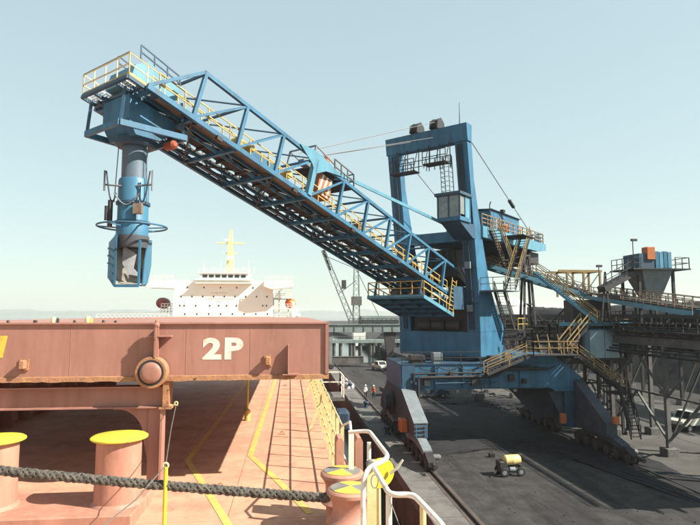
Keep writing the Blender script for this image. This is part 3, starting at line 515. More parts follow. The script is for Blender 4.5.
# service catwalk hung below the top beam
P(ld, 'catwalk_floor', lbox(1.4, 2.5, -3.2, -.6, 23.95, 24.05).merge(lbox(1.4, 2.5, .3, 2.6, 24.35, 24.45)), 'dark_steel')
P(ld, 'catwalk_railing', MB().rail([Lw(2.5, -3.2, 24.05), Lw(2.5, -.6, 24.05)], 1.1, .8, .03).rail([Lw(2.5, .3, 24.45), Lw(2.5, 2.6, 24.45)], 1.1, .8, .03).rail([Lw(1.4, -3.2, 24.05), Lw(1.4, 2.6, 24.05)], 1.1, .8, .03), 'dark_steel')
for n in (-3.0, -1.9, -.7, .4, 1.5, 2.5): PB(ld, 'hanger', Lw(1.42, n, 24.0), Lw(1.38, n, 26.25), .07, .07, 'dark_steel'); PB(ld, 'hanger', Lw(2.45, n, 24.05), Lw(1.5, n, 26.35), .05, .05, 'dark_steel')
P(ld, 'ladder_cage', MB().bar(Lw(1.0, 1.9, 20.6), Lw(1.5, 1.9, 25.0), .06).bar(Lw(1.0, 2.7, 20.6), Lw(1.5, 2.7, 25.0), .06).bar(Lw(1.9, 1.9, 21.4), Lw(2.2, 1.9, 25.0), .05).bar(Lw(1.9, 2.7, 21.4), Lw(2.2, 2.7, 25.0), .05), 'dark_steel')
for k in range(9):
    z = 21.4 + k * .42; a = 1.05 + k * .045
    P(ld, 'cage_hoop', MB().bar(Lw(a, 1.9, z), Lw(a + .85, 1.9, z), .04).bar(Lw(a + .85, 1.9, z), Lw(a + .85, 2.7, z), .04).bar(Lw(a + .85, 2.7, z), Lw(a, 2.7, z), .04), 'plate_grey')
# operator cab on the tower front
cab = P(ld, 'cab', MB().prism([Lw(1.3, 2.2, 18.85), Lw(3.4, 2.2, 18.85), Lw(3.4, 4.35, 18.85), Lw(1.3, 4.35, 18.85)], (0, 0, .35)), 'blue')
P(cab, 'roof', lbox(1.2, 3.6, 2.05, 4.5, 21.05, 21.3), 'blue_dirty')
for a, n in ((3.35, 2.26), (3.35, 3.28), (3.35, 4.3), (2.4, 4.3), (1.4, 4.3), (1.4, 2.26)): P(cab, 'frame_post', lbox(a - .06, a + .06, n - .06, n + .06, 19.2, 21.05), 'blue_dirty')
for n in (2.32, 3.34): P(cab, 'window_pane', lbox(3.33, 3.36, n, n + .90, 19.2, 21.05), 'glass')
P(cab, 'side_panel', lbox(1.46, 2.34, 4.28, 4.33, 19.2, 21.05), 'light_blue'); P(cab, 'side_wall', lbox(1.46, 3.29, 2.24, 2.28, 19.2, 20.0), 'blue_dirty'); P(cab, 'window_pane', lbox(2.46, 3.29, 4.28, 4.31, 19.4, 21.0), 'glass')
P(cab, 'back_wall', lbox(1.33, 1.38, 2.32, 4.24, 19.2, 21.05), 'dark_steel')
P(cab, 'seat', lbox(2.0, 2.6, 2.9, 3.5, 19.2, 19.65).merge(lbox(1.9, 2.05, 2.9, 3.5, 19.65, 20.5)), 'leg_brown')
P(ld, 'cab_bracket', MB().prism([Lw(3.3, 2.4, 18.84), Lw(.2, 2.4, 18.84), Lw(0, 2.4, 17.6), Lw(.6, 2.4, 17.6)], EN * 1.8), 'blue_dirty')
# --- counter boom with winch house at the back
for n in (3.9, -3.6):
    cbm = P(ld, 'counter_beam', MB().prism([Lw(-1.2, n, 17.9), Lw(-1.2, n, 18.95), Lw(-18.6, n, 18.95), Lw(-18.6, n, 18.2), Lw(-16, n, 17.9)], EN * .45), 'light_blue')
P(ld, 'counter_deck', lbox(-18.4, -1.3, -3.14, 3.88, 18.55, 18.7), 'dark_steel')
for a in (-4, -7, -10, -13, -16): P(ld, 'deck_joist', lbox(a - .12, a + .12, -3.14, 3.88, 17.95, 18.54), 'blue_dirty')
P(ld, 'counter_railing', MB().rail([Lw(-1.5, 4.1, 18.96), Lw(-18.4, 4.1, 18.96), Lw(-18.4, -3.4, 18.96)], 1.15, 1.3, .045, 2), 'walkway_rust')
wh2 = P(ld, 'winch_house', lbox(-15.0, -7.2, -2.4, 2.6, 18.71, 21.5), 'blue'); P(wh2, 'house_roof', MB().prism([Lw(-15.2, -2.6, 21.5), Lw(-7.0, -2.6, 21.5), Lw(-7.0, .1, 21.7), Lw(-15.2, .1, 21.7)], UZ * .06).prism([Lw(-15.2, 2.8, 21.5), Lw(-7.0, 2.8, 21.5), Lw(-7.0, .1, 21.7), Lw(-15.2, .1, 21.7)], UZ * .06), 'blue_dirty')
P(wh2, 'house_door', lbox(-9.4, -8.3, 2.6, 2.64, 18.75, 20.7), 'plate_grey')
P(ld, 'tank', MB().lathe([(.42, 0), (.45, .05), (.45, 1.3), (.3, 1.45), (.02, 1.5)], Lw(-9.2, 3.2, 18.72), n=18), 'orange', True)
P(ld, 'counterweight', lbox(-18.2, -15.2, -3.0, 3.6, 16.6, 17.9), 'dark_steel')
P(ld, 'lamp_post', MB().tube([Lw(-3.4, 4.1, 18.96), Lw(-3.4, 4.1, 21.2), Lw(-3.2, 4.3, 21.45)], .05, 6), 'dark_steel'); P(ld, 'lamp_post', MB().tube([Lw(-6.4, 4.1, 18.96), Lw(-6.4, 4.1, 20.9)], .05, 6).merge(lbox(-6.65, -6.1, 4.0, 4.35, 20.9, 21.15)), 'dark_steel')
for n in (3.7, -3.6):
    P(ld, 'back_stay', MB().tube([Lw(.8, n, 27.2), Lw(-17.8, n, 18.9)], .045, 6), 'plate_grey')
P(ld, 'stay_link', MB().bar(Lw(-9.4, 3.7, 22.65), Lw(-10.6, 3.7, 22.1), .3, .22), 'dark_steel')
P(ld, 'stay_anchor', MB().prism([Lw(-16.2, 3.75, 18.96), Lw(-18.3, 3.75, 18.96), Lw(-18.2, 3.75, 19.6), Lw(-17.2, 3.75, 20.1)], EN * .2), 'light_blue')
# machinery between the columns: drive house and hopper feeding the boom belt
P(ld, 'transfer_hopper', MB().prism([Lw(-4.4, -1.6, 17.0), Lw(-1.2, -1.6, 17.0), Lw(-1.6, -1.6, 14.5), Lw(-3.6, -1.6, 13.6), Lw(-4.2, -1.6, 14.5)], EN * 3.2), 'dark_steel')
for k in range(6): P(ld, 'hopper_rib', lbox(-1.18, -1.08, -1.5 + k * .58, -1.4 + k * .58, 14.8, 17.0), 'gallery_steel')
P(ld, 'drive_room', lbox(-5.6, -1.0, -2.8, 2.8, 9.42, 12.4), 'dark_steel')
for n, w_, z in ((-2.0, .9, 9.42), (-.6, .7, 9.42), (.9, 1.1, 9.42)): P(ld, 'motor', MB().lathe([(.1, 0), (.42, 0), (.42, 1.1), (.3, 1.25), (.05, 1.25)], Lw(-.7, n, z + .55), EN, 16), 'gallery_steel', True)
P(ld, 'pivot_bracket', lbox(-.5, 2.0, -2.94, -2.4, 11.4, 13.4), 'blue_dirty'); P(ld, 'pivot_bracket', lbox(-.5, 2.0, 2.4, 2.94, 11.4, 13.4), 'blue_dirty')
# stairs down the lit side of the tower
stairs(ld, Lw(-2.6, 4.9, 18.7), Lw(-5.6, 4.9, 15.6), .9, 'dark_steel', 'dull_yellow', EN); stairs(ld, Lw(-7.6, 5.9, 18.4), Lw(-3.4, 5.9, 13.2), .9, 'dark_steel', 'dull_yellow', EN)
stairs(ld, Lw(-3.2, 4.9, 13.0), Lw(-5.6, 4.9, 9.6), .9, 'dark_steel', 'dark_steel', EN)
P(ld, 'landing', lbox(-8.6, -5.5, 4.3, 6.5, 18.4, 18.48), 'gallery_steel'); P(ld, 'landing', lbox(-6.2, -5.5, 4.3, 6.5, 15.5, 15.58), 'gallery_steel'); P(ld, 'landing', lbox(-4.0, -.6, 4.2, 6.6, 13.0, 13.1), 'plate_grey')
P(ld, 'railing', MB().rail([Lw(-4.0, 6.55, 13.1), Lw(-.6, 6.55, 13.1), Lw(-.6, 4.3, 13.1)], 1.1, 1.1, .03), 'plate_grey')
P(ld, 'landing', lbox(-8.5, -5.95, 3.0, 5.6, 9.4, 9.5), 'dark_steel'); P(ld, 'railing', MB().rail([Lw(-5.95, 5.55, 9.5), Lw(-8.5, 5.55, 9.5), Lw(-8.5, 3.0, 9.5)], 1.1, 1.1, .03), 'crane_yellow')
# --- boom truss
s0, s1 = -2.7, 29.2; HT = 2.635; WN = 2.3
bb = MB()
for n in (WN, -WN): bb.bar(Bw(s0, n, 0), Bw(s1 + .8, n, 0), .20, .26, BU).bar(Bw(-.1, n, HT), Bw(s1, n, HT), .20, .22, BU)
boom = P(ld, 'boom', bb, 'blue')
for n in (WN, -WN):
    for i in range(10):
        s = i * 3.0
        P(boom, 'post', MB().bar(Bw(s, n, .13), Bw(s, n, HT - .11), .19, .19, ET), 'blue')
        if i < 9: P(boom, 'diagonal', MB().bar(Bw(s + .1, n, .13), Bw(s + 2.9, n, HT - .11), .13, .13, BU), 'blue')
    P(boom, 'diagonal', MB().bar(Bw(-.1, n, HT), Bw(-2.65, n, .1), .16, .16, BU), 'blue')
for i in range(-1, 11):
    s = max(i * 3.0, -2.5)
    P(boom, 'cross_beam', MB().bar(Bw(s, -WN + .1, -.06), Bw(s, WN - .1, -.06), .17, .26, BU), 'blue')
    if 0 <= i <= 9: P(boom, 'top_tie', MB().bar(Bw(s, -WN + .1, HT), Bw(s, WN - .1, HT), .12, .12, BU), 'blue')
    if i < 10:
        g = 1 if i % 2 else -1
        P(boom, 'plan_brace', MB().bar(Bw(s + .1, -WN * g * .92, -.1), Bw(s + 2.9, WN * g * .92, -.1), .09, .09, BU), 'dark_steel')
    if 0 <= i < 9: P(boom, 'top_brace', MB().bar(Bw(s + .1, -WN * .93, HT + .04), Bw(s + 2.9, WN * .93, HT + .04), .07, .07, BU), 'blue_dirty')
for i in range(10):
    s = i * 3.0
    for (n0, n1) in ((1.42, 2.12), (-2.12, -1.6)):
        P(boom, 'walkway_plate', MB().bar(Bw(max(s - 2.95, -2.0), (n0 + n1) / 2, .14), Bw(s - .05, (n0 + n1) / 2, .14), n1 - n0, .04, BU), 'walkway_rust')
P(boom, 'conveyor_belt', MB().prism([Bw(-2.4, -.6, .85), Bw(-2.4, -.35, .65), Bw(-2.4, .35, .65), Bw(-2.4, .6, .85), Bw(-2.4, .35, .68), Bw(-2.4, -.35, .68)], Bw(29.6, 0, 0) - Bw(-2.4, 0, 0)), 'belt_rubber')
P(boom, 'return_belt', MB().bar(Bw(-2, 0, .28), Bw(29.6, 0, .28), .95, .03, BU), 'belt_rubber')
for n in (-.72, .72): P(boom, 'belt_stringer', MB().bar(Bw(-2.6, n, .48), Bw(29.8, n, .48), .09, .2, BU), 'dark_steel')
for k in range(21):
    s = -2 + k * 1.5
    P(boom, 'idler', MB().bar(Bw(s, -.72, .58), Bw(s, .72, .58), .1, .06, BU).bar(Bw(s, -.68, .6), Bw(s, -.66, .95), .08).bar(Bw(s, .68, .6), Bw(s, .66, .95), .08).bar(Bw(s, -.6, .16), Bw(s, .6, .16), .12, .12, BU).bar(Bw(s, -.62, .14), Bw(s, -.62, .45), .06).bar(Bw(s, .62, .14), Bw(s, .62, .45), .06), 'gallery_steel')
for k in range(22):
    s = -3 + k * 1.5; g = 1 if k % 2 else -1
    for n in (1.05, -1.1): P(boom, 'web_brace', MB().bar(Bw(s, n - .33 * g, -.02), Bw(s + 1.5, n + .33 * g, -.02), .06, .06, BU), 'dark_steel')
for n in (.76, 1.38, -.8, -1.5): P(boom, 'stringer', MB().bar(Bw(-3, n, -.02), Bw(29.6, n, -.02), .08, .16, BU), 'blue')
P(boom, 'cable_tray', MB().bar(Bw(-2.5, -1.3, .35), Bw(29.3, -1.3, .35), .3, .12, BU), 'dark_steel')
for n in (2.08, 1.46, -1.62, -2.08): P(boom, 'railing', MB().rail([Bw(-1.9, n, .16), Bw(28.5, n, .16)], 1.05, 1.5, .026, 1), 'crane_yellow' if n > 0 else 'walkway_rust')
# mid-boom luffing anchorage: gussets, pulley frame, striped box, tie bar
for n in (WN + .12, -WN - .12):
    P(boom, 'gusset_plate', MB().prism([Bw(7.3, n, HT + .1), Bw(8.5, n, HT + .40), Bw(9.6, n, HT + .40), Bw(11.6, n, HT + .1), Bw(10.0, n, HT - .35), Bw(9.1, n, HT - 1.0), Bw(8.6, n, HT - .5)], EN * .05), 'light_blue')
for i, n in ((9, WN), (9, -WN)): P(boom, 'main_post', MB().bar(Bw(9, n, .1), Bw(9, n, HT), .34, .34, ET), 'light_blue')
P(boom, 'pulley_frame', MB().bar(Bw(9.2, -.4, HT + .2), Bw(9.2, -.4, HT + 1.2), .09).bar(Bw(9.2, 1.9, HT + .2), Bw(9.2, 1.9, HT + 1.2), .09).bar(Bw(9.2, -.4, HT + 1.2), Bw(9.2, 1.9, HT + 1.2), .09).bar(Bw(11.4, -.4, HT + .2), Bw(11.4, -.4, HT + .9), .09).bar(Bw(11.4, 1.9, HT + .2), Bw(11.4, 1.9, HT + .9), .09).bar(Bw(9.2, 1.9, HT + 1.2), Bw(11.4, 1.9, HT + .9), .07).bar(Bw(9.2, -.4, HT + 1.2), Bw(11.4, -.4, HT + .9), .07).bar(Bw(9.3, 0.7, HT + .3), Bw(11, 0.7, HT + .5), .5, .35), 'plate_grey')
P(boom, 'service_platform', MB().bar(Bw(10, .75, HT + .25), Bw(13.6, .75, HT + .25), 2.4, .1, BU), 'dark_steel'); P(boom, 'platform_railing', MB().rail([Bw(11.4, 1.95, HT + .3), Bw(13.6, 1.95, HT + .3), Bw(13.6, -.4, HT + .3)], 1.0, .7, .035), 'gallery_light')
P(boom, 'warning_lamp', MB().lathe([(.05, 0), (.25, .05), (.25, .5), (.1, .6), (.02, .6)], Bw(11.2, 1.2, HT + 1.0), n=12), 'orange', True)
sp = P(boom, 'striped_box', MB().prism([Bw(10.0, 1.2, .9), Bw(11.3, 1.2, .9), Bw(11.3, 1.2, 2.3), Bw(10.0, 1.2, 2.3)], EN * .8), 'orange')
for k in range(3): P(sp, 'stripe', MB().prism([Bw(10.05 + k * .42, 2.003, .92), Bw(10.22 + k * .42, 2.003, .92), Bw(10.42 + k * .42, 2.003, 2.28), Bw(10.25 + k * .42, 2.003, 2.28)], EN * .006), 'ship_white')
P(boom, 'winch_box', MB().prism([Bw(5.0, -1.8, 1.2), Bw(9.0, -1.8, 1.2), Bw(9.0, -1.8, 2.2), Bw(5.0, -1.8, 2.2)], EN * 1.4), 'blue')
P(boom, 'head_housing', MB().prism([Bw(-3.0, -1.1, .5), Bw(-.4, -1.1, .5), Bw(-.4, -1.1, 1.75), Bw(-2.4, -1.1, 1.95), Bw(-3.0, -1.1, 1.4)], EN * 2.2), 'light_blue')
P(boom, 'head_housing_rail', MB().rail([Bw(-2.8, 1.0, 1.9), Bw(-.4, 1.0, 1.75)], .7, .8, .03).rail([Bw(-2.8, -1.0, 1.9), Bw(-.4, -1.0, 1.75)], .7, .8, .03), 'blue_dirty')
P(boom, 'belt_drive', MB().lathe([(.1, -.6), (.42, -.6), (.42, .6), (.1, .6)], Bw(-.6, -1.7, .9), EN, 16), 'dark_steel', True)
for k, (s, n) in enumerate(((3.4, 1.6), (4.2, 1.7), (15.2, 1.6), (22, 1.7), (7.4, 1.75))): P(boom, 'motor', MB().lathe([(.08, -.3), (.25, -.3), (.25, .3), (.08, .3)], Bw(s, n, .75), EN, 12), 'crane_yellow' if k != 2 else 'walkway_rust', True)
P(ld, 'tie_bar', MB().bar(Bw(10.0, 1.55, HT + .35), Lw(1.5, 2.3, 18.75), .10, .24), 'light_blue')
for n in (-1.0, 1.1):
    for k in (-.12, .12): P(ld, 'luffing_rope', MB().tube([Bw(9.3, .75 + k + n * .3, HT + 1.0), Lw(1.6, n + k, 28.4)], .022, 5), 'wire_steel')
    P(ld, 'luffing_rope', MB().tube([Bw(9.6, .75 + n * .3, HT + .7), Lw(1.6, n, 27.0)], .02, 5), 'wire_steel')
# tip platform
fl = MB(); TF, TB, TN = -3.55, -2.0, 2.05
for s in (TF, (TF + TB) / 2, TB): fl.bar(Bw(s, -TN, .02), Bw(s, TN, .02), .14, .2, BU)
for n in (-TN, -1.0, 1.0, TN): fl.bar(Bw(TF, n, .01), Bw(TB, n, .01), .12, .16, BU)
tipp = P(ld, 'tip_platform', fl, 'blue_dirty')
for n0, n1 in ((-2.0, -.65), (.9, 2.0)):
    g_ = MB()
    for k in range(11): t_ = TF + .06 + k * .14; g_.bar(Bw(t_, n0, .15), Bw(t_, n1, .15), .025, .04, BU)
    for n in (n0 + .05, (n0 + n1) / 2, n1 - .05): g_.bar(Bw(TF, n, .15), Bw(TB, n, .15), .03, .05, BU)
    P(tipp, 'grating', g_, 'ship_white')
P(tipp, 'railing', MB().rail([Bw(TB, -TN, .15), Bw(TF, -TN, .15), Bw(TF, TN, .15), Bw(-1.6, TN, .15)], 1.02, 1.0, .024, 1, UZ), 'cream_rail')
P(tipp, 'top_rail', MB().bar(Bw(TF, -TN, .15) + UZ * 1.05, Bw(TF, TN, .15) + UZ * 1.05, .05, .04).bar(Bw(TF, TN, .15) + UZ * 1.05, Bw(-.3, TN, .15) + UZ * 1.05, .05, .04), 'walkway_rust')
P(tipp, 'toe_board', MB().bar(Bw(TF - .02, -TN, .17), Bw(TF - .02, TN, .17), .04, .13).bar(Bw(TF, TN + .03, .17), Bw(TB, TN + .03, .17), .04, .13), 'crane_yellow')
# --- spout hanging from the tip
CA = 30.6
def Cw(a, n, z): return Lw(CA + a, n, z)
ch = P(ld, 'spout', MB().lathe([(.66, 14.9), (.66, 16.9), (.60, 17.0), (.60, 19.6)], Lw(CA, 0, 0), n=28), 'tube_grey', True)
P(ch, 'inner_tube', MB().lathe([(.75, 14.75), (.75, 15.3), (.72, 15.4), (.72, 17.5), (.67, 17.6)], Lw(CA, 0, 0), n=28), 'spout_blue', True)
P(ch, 'head_box', MB().prism([Cw(1.1, -1.15, 21.4), Cw(-1.6, -1.15, 20.6), Cw(-1.2, -1.15, 19.9), Cw(-.6, -1.15, 19.5), Cw(.7, -1.15, 19.5), Cw(1.1, -1.15, 20.2)], EN * 2.3), 'blue')
P(ch, 'collar', MB().lathe([(.85, 19.2), (.95, 19.3), (.95, 19.6), (.7, 19.7)], Lw(CA, 0, 0), n=28), 'blue_dirty', True)
ringp = [Cw(1.75, -1.5, 19.75), Cw(1.75, 1.5, 19.75), Cw(-1.6, 1.9, 19.75), Cw(-1.6, -1.9, 19.75)]
P(ch, 'collar_frame', MB().bar(ringp[0], ringp[1], .16, .28).bar(ringp[1], ringp[2], .16, .28).bar(ringp[2], ringp[3], .16, .28).bar(ringp[3], ringp[0], .16, .28), 'blue')
for a, n in ((1.7, -1.5), (1.7, 1.5), (-1.5, 1.8), (-1.5, -1.8)): P(ch, 'hanger', MB().bar(Cw(a, n, 19.8), Cw(a * .9, n, 21.5), .12, .12), 'blue_dirty')
for n in (-.9, .9): P(ch, 'slew_motor', MB().lathe([(.08, 0), (.22, 0), (.22, .6), (.1, .7), (.02, .7)], Cw(-1.0, n * 1.3, 19.3), EN * n, 14), 'motor_red' if n > 0 else 'dark_steel', True)
P(ch, 'slew_motor', MB().lathe([(.1, 0), (.26, 0), (.26, .55), (.06, .6)], Cw(-1.9, .2, 20.0), EN, 14), 'motor_red', True)
for k, h in ((.0, 15.15), (1, 14.75)):
    R = 1.62; P(ch, 'guard_ring', MB().tube([Cw(R * math.cos(t) , R * math.sin(t), h + .1) for t in [j * math.pi / 18 for j in range(36)]], .045, 6, True), 'blue', True) if k == 0 else None
for k in range(6):
    t = k * math.pi / 3 + .3; P(ch, 'ring_strut', MB().bar(Cw(.7 * math.cos(t), .7 * math.sin(t), 15.2), Cw(1.6 * math.cos(t), 1.6 * math.sin(t), 15.25), .06), 'blue')
P(ch, 'band', MB().lathe([(.77, 16.3), (.80, 16.32), (.80, 16.45), (.77, 16.47)], Lw(CA, 0, 0), n=28), 'blue_dirty', True); P(ch, 'band', MB().lathe([(.77, 15.35), (.82, 15.38), (.82, 15.5), (.77, 15.52)], Lw(CA, 0, 0), n=28), 'blue_dirty', True)
R_ = Lw(CA, 0, 0); sx = V((math.cos(YAW), -math.sin(YAW), 0)); sy = V((math.sin(YAW), math.cos(YAW), 0))
def Cc(x, y, z): return R_ + sx * x + sy * y + UZ * z
for sgn in (-1, 1):
    P(ch, 'hose_arm', MB().tube([Cc(.3 * sgn, -.6, 17.15), Cc(1.15 * sgn, -.7, 17.2)], .05, 6).tube([Cc(1.15 * sgn, -.7, 17.9), Cc(1.15 * sgn, -.7, 16.9)], .045, 6), 'plate_grey')
    P(ch, 'cable_loop', MB().tube([Cc(sgn * (1.05 - .5 * u_), -.75, 17.85 - 1.5 * math.sin(math.pi * u_ * .75)) for u_ in [j / 12 for j in range(13)]], .035, 6), 'dark_steel', True)
    P(ch, 'suspension_rod', MB().tube([Cc(.68 * sgn, -.3, 19.6), Cc(.8 * sgn, -.35, 16.4)], .025, 6), 'plate_grey')
P(ch, 'cable_loop', MB().tube([Cc(-.6 + 1.2 * u_, -.85, 16.75 - .55 * math.sin(math.pi * u_)) for u_ in [j / 12 for j in range(13)]], .035, 6), 'plate_grey', True)
P(ch, 'junction_box', MB().add([tuple(Cc(.35 + x * .4, -.95 + y * .25, 15.75 + z * .5)) for z in (0, 1) for x, y in ((0, 0), (1, 0), (1, 1), (0, 1))], [(0, 3, 2, 1), (4, 5, 6, 7), (0, 1, 5, 4), (1, 2, 6, 5), (2, 3, 7, 6), (3, 0, 4, 7)]), 'walkway_rust')
P(ch, 'valve_stack', MB().tube([Cc(-.95, -.4, 15.2), Cc(-.95, -.4, 16.5)], .12, 8).tube([Cc(-1.1, -.5, 15.5), Cc(-1.1, -.5, 16.2)], .08, 8), 'dark_steel')
# spoon: open-fronted curved deflector
def spoon():
    b = MB(); rows = [(14.75, -.98, -.70, .62), (14.1, -1.02, -.95, .98), (13.4, -1.0, -.98, 1.0), (12.75, -.85, -.8, 1.0), (12.42, -.50, -.4, .98)]
    return rows
# faces: left ribbed side, back plate, right side; open towards the viewer's right
sd = [Cc(-.42, -.85, 14.72), Cc(-.42, -.85, 12.30), Cc(-.95, -.3, 12.75), Cc(-1.12, .1, 13.4), Cc(-1.12, .1, 14.5)]
spn = P(ch, 'deflector_side', MB().prism(sd, sx * -.05), 'spout_blue')
P(ch, 'deflector_side', MB().prism([Cc(.66, .25, 14.6), Cc(.66, -.1, 13.6), Cc(.66, -.3, 12.36), Cc(.66, .35, 12.5), Cc(.66, .75, 13.4), Cc(.66, .75, 14.7)], sx * .06), 'spout_blue')
P(ch, 'deflector_back', MB().prism([Cc(-1.08, .12, 14.6), Cc(-1.08, .12, 13.4), Cc(-.9, -.1, 12.75), Cc(-.42, -.25, 12.36), Cc(.64, .3, 12.36), Cc(.64, .7, 13.4), Cc(.64, .7, 14.7)], sy * .05), 'spoon_liner')
P(ch, 'deflector_lip', MB().bar(Cc(-.42, -.86, 12.32), Cc(.7, -.78, 12.32), .14, .12).bar(Cc(-.42, -.86, 12.32), Cc(-.42, -.86, 14.75), .10, .10).bar(Cc(.68, -.76, 12.32), Cc(.68, -.76, 14.5), .10, .10), 'blue')
P(ch, 'deflector_floor', MB().prism([Cc(-.42, -.84, 12.36), Cc(.66, -.74, 12.36), Cc(.66, .4, 12.5), Cc(-.42, -.2, 12.5)], UZ * .04), 'spoon_liner')
for k in range(5): z = 14.2 - k * .36; P(spn, 'rib', MB().bar(Cc(-.49, -.84, z - .25), Cc(-1.14 + (.1 if k > 2 else 0), .0, z), .07, .07), 'blue')
P(ch, 'torn_liner', MB().prism([Cc(-.3, -.3, 14.3), Cc(.3, -.15, 13.9), Cc(.2, -.2, 13.2), Cc(.55, -.1, 12.8), Cc(.0, -.25, 12.9), Cc(-.3, -.3, 13.4)], sy * .03), 'tarp_grey'); P(ch, 'torn_liner', MB().prism([Cc(.25, -.1, 13.5), Cc(.42, -.1, 13.4), Cc(.5, -.12, 12.9), Cc(.6, -.15, 12.5), Cc(.6, -.15, 12.85), Cc(.55, -.1, 13.2)], sy * .03), 'dark_steel')
P(ch, 'mouth_cone', MB().lathe([(.70, 14.2), (.80, 14.6), (.80, 14.78)], Lw(CA, 0, 0), n=28), 'leg_brown', True)
# conduits, junction boxes, floodlights and cable runs
for k, (n, r_) in enumerate(((3.2, .05), (3.42, .035), (3.6, .06), (-3.3, .05), (-3.6, .04))):
    P(ld, 'conduit', MB().tube([Lw(-.60 + (z - 9.4) * .117 + .06, n, z) for z in (9.6, 13.6, 18.0, 22.0, 26.0)], r_, 6), 'dark_steel', True)
for n, z in ((3.4, 11.2), (3.5, 15.0), (3.3, 20.2), (-3.5, 12.2)): P(ld, 'junction_box', MB().prism([Lw(-.45 + (z - 9.4) * .117, n - .25, z), Lw(-.25 + (z - 9.4) * .117, n - .25, z), Lw(-.25 + (z - 9.4) * .117, n - .25, z + .6), Lw(-.45 + (z - 9.4) * .117, n - .25, z + .6)], EN * .5), 'plate_grey')
for k in range(7):
    x0 = 10.8 + k * 1.7; P(ld, 'cable_run', MB().tube([(x0 + 1.7 * u_, 46.66, 6.55 - .28 * math.sin(math.pi * u_)) for u_ in [j / 8 for j in range(9)]], .045, 6), 'rubber', True)
for x, z, w_ in ((11.2, 5.0, .5), (13.4, 5.7, .4), (15.3, 4.95, .7), (18.6, 5.3, .5), (19.8, 5.1, .35)): P(ld, 'junction_box', MB().cbox(x, x + w_, 46.6, 46.99, z, z + w_ * 1.1, .03), 'dark_steel')
P(ld, 'pipe', MB().tube(arc3([(10.7, 46.6, 3.2), (10.7, 46.6, 5.7), (17.4, 46.6, 5.75), (18.2, 46.6, 6.3), (22.0, 46.6, 6.35)], .25), .12, 8), 'dark_steel', True)
P(ld, 'cable_reel', MB().lathe([(.2, -.3), (1.15, -.3), (1.15, -.24), (.7, -.2), (.7, .2), (1.15, .24), (1.15, .3), (.2, .3)], (8.75, 50.6, 3.2), (1, 0, 0), 32), 'leg_dark', True)
for x in (11.5, 14, 16.5, 19): P(ld, 'floodlight', MB().box(x - .15, x + .15, 46.4, 46.65, 4.45, 4.64), 'dark_steel')
for k, (x, w_, h_, mm) in enumerate(((10.2, 1.3, .7, 'dark_steel'), (12.2, .8, .9, 'plate_grey'), (17.2, .9, .6, 'dark_steel'), (18.6, .6, .8, 'walkway_rust'))): P(ld, 'deck_box', MB().cbox(x, x + w_, 47.3, 48.2, 6.8, 6.8 + h_, .04), mm)
for s_ in (1.5, 7.5, 13.5, 19.5, 25.5): P(boom, 'floodlight', MB().bar(Bw(s_, 2.45, -.25), Bw(s_ + .35, 2.45, -.25), .2, .22, BU), 'dark_steel')
for k in range(10):
    P(boom, 'cable_run', MB().tube([Bw(-1 + k * 3 + 3 * u_, -1.85, .1 - .35 * math.sin(math.pi * u_)) for u_ in [j / 6 for j in range(7)]], .035, 5), 'rubber', True)
# --- maintenance platform under the boom root
PD = -1.75
rp_ = MB()
for n in (-2.7, -.9, .9, 2.7): rp_.bar(Bw(23.6, n, PD), Bw(28.9, n, PD), .14, .22, BU)
for s in (23.6, 24.9, 26.2, 27.5, 28.9): rp_.bar(Bw(s, -2.7, PD - .02), Bw(s, 2.7, PD - .02), .14, .2, BU)
rt_ = P(ld, 'root_platform', rp_, 'blue')
for k in range(4): P(rt_, 'floor_grating', MB().bar(Bw(23.6 + k * 1.32, 0, PD + .14), Bw(24.9 + k * 1.32, 0, PD + .14), 5.3, .04, BU), 'blue_dirty')
P(rt_, 'railing', MB().rail([Bw(28.5, -2.7, PD + .16), Bw(23.6, -2.7, PD + .16), Bw(23.6, 2.7, PD + .16), Bw(28.9, 2.7, PD + .16)], 1.1, 1.2, .035, 1, UZ), 'crane_yellow')
P(rt_, 'fascia', MB().bar(Bw(23.55, -2.75, PD), Bw(23.55, 2.75, PD), .05, .3).bar(Bw(23.55, 2.76, PD), Bw(28.9, 2.76, PD), .05, .3), 'light_blue')
for s in (23.8, 27.8):
    for n in (-2.2, 2.2): P(rt_, 'hanger', MB().bar(Bw(s, n, PD), Bw(s, n, -.1), .14, .14, ET), 'blue')
P(rt_, 'ladder', MB().bar(Bw(27.6, 2.9, PD), Bw(27.6, 2.9, PD + 3.0), .06).bar(Bw(28.4, 2.9, PD), Bw(28.4, 2.9, PD + 3.0), .06), 'crane_yellow')
for k in range(8): P(rt_, 'rung', MB().bar(Bw(27.6, 2.9, PD + .3 + k * .35), Bw(28.4, 2.9, PD + .3 + k * .35), .045), 'crane_yellow')
for s, n, w_ in ((25, -1.6, 1.0), (25.6, -.2, .8), (24.8, .9, .9), (26.8, .2, 1.2)): P(rt_, 'machine', MB().prism([Bw(s, n, PD + .16), Bw(s + w_, n, PD + .16), Bw(s + w_, n, PD + 1.0), Bw(s + w_ * .3, n, PD + 1.2), Bw(s, n, PD + .9)], EN * .8), 'walkway_rust' if n < 0 else 'dark_steel')
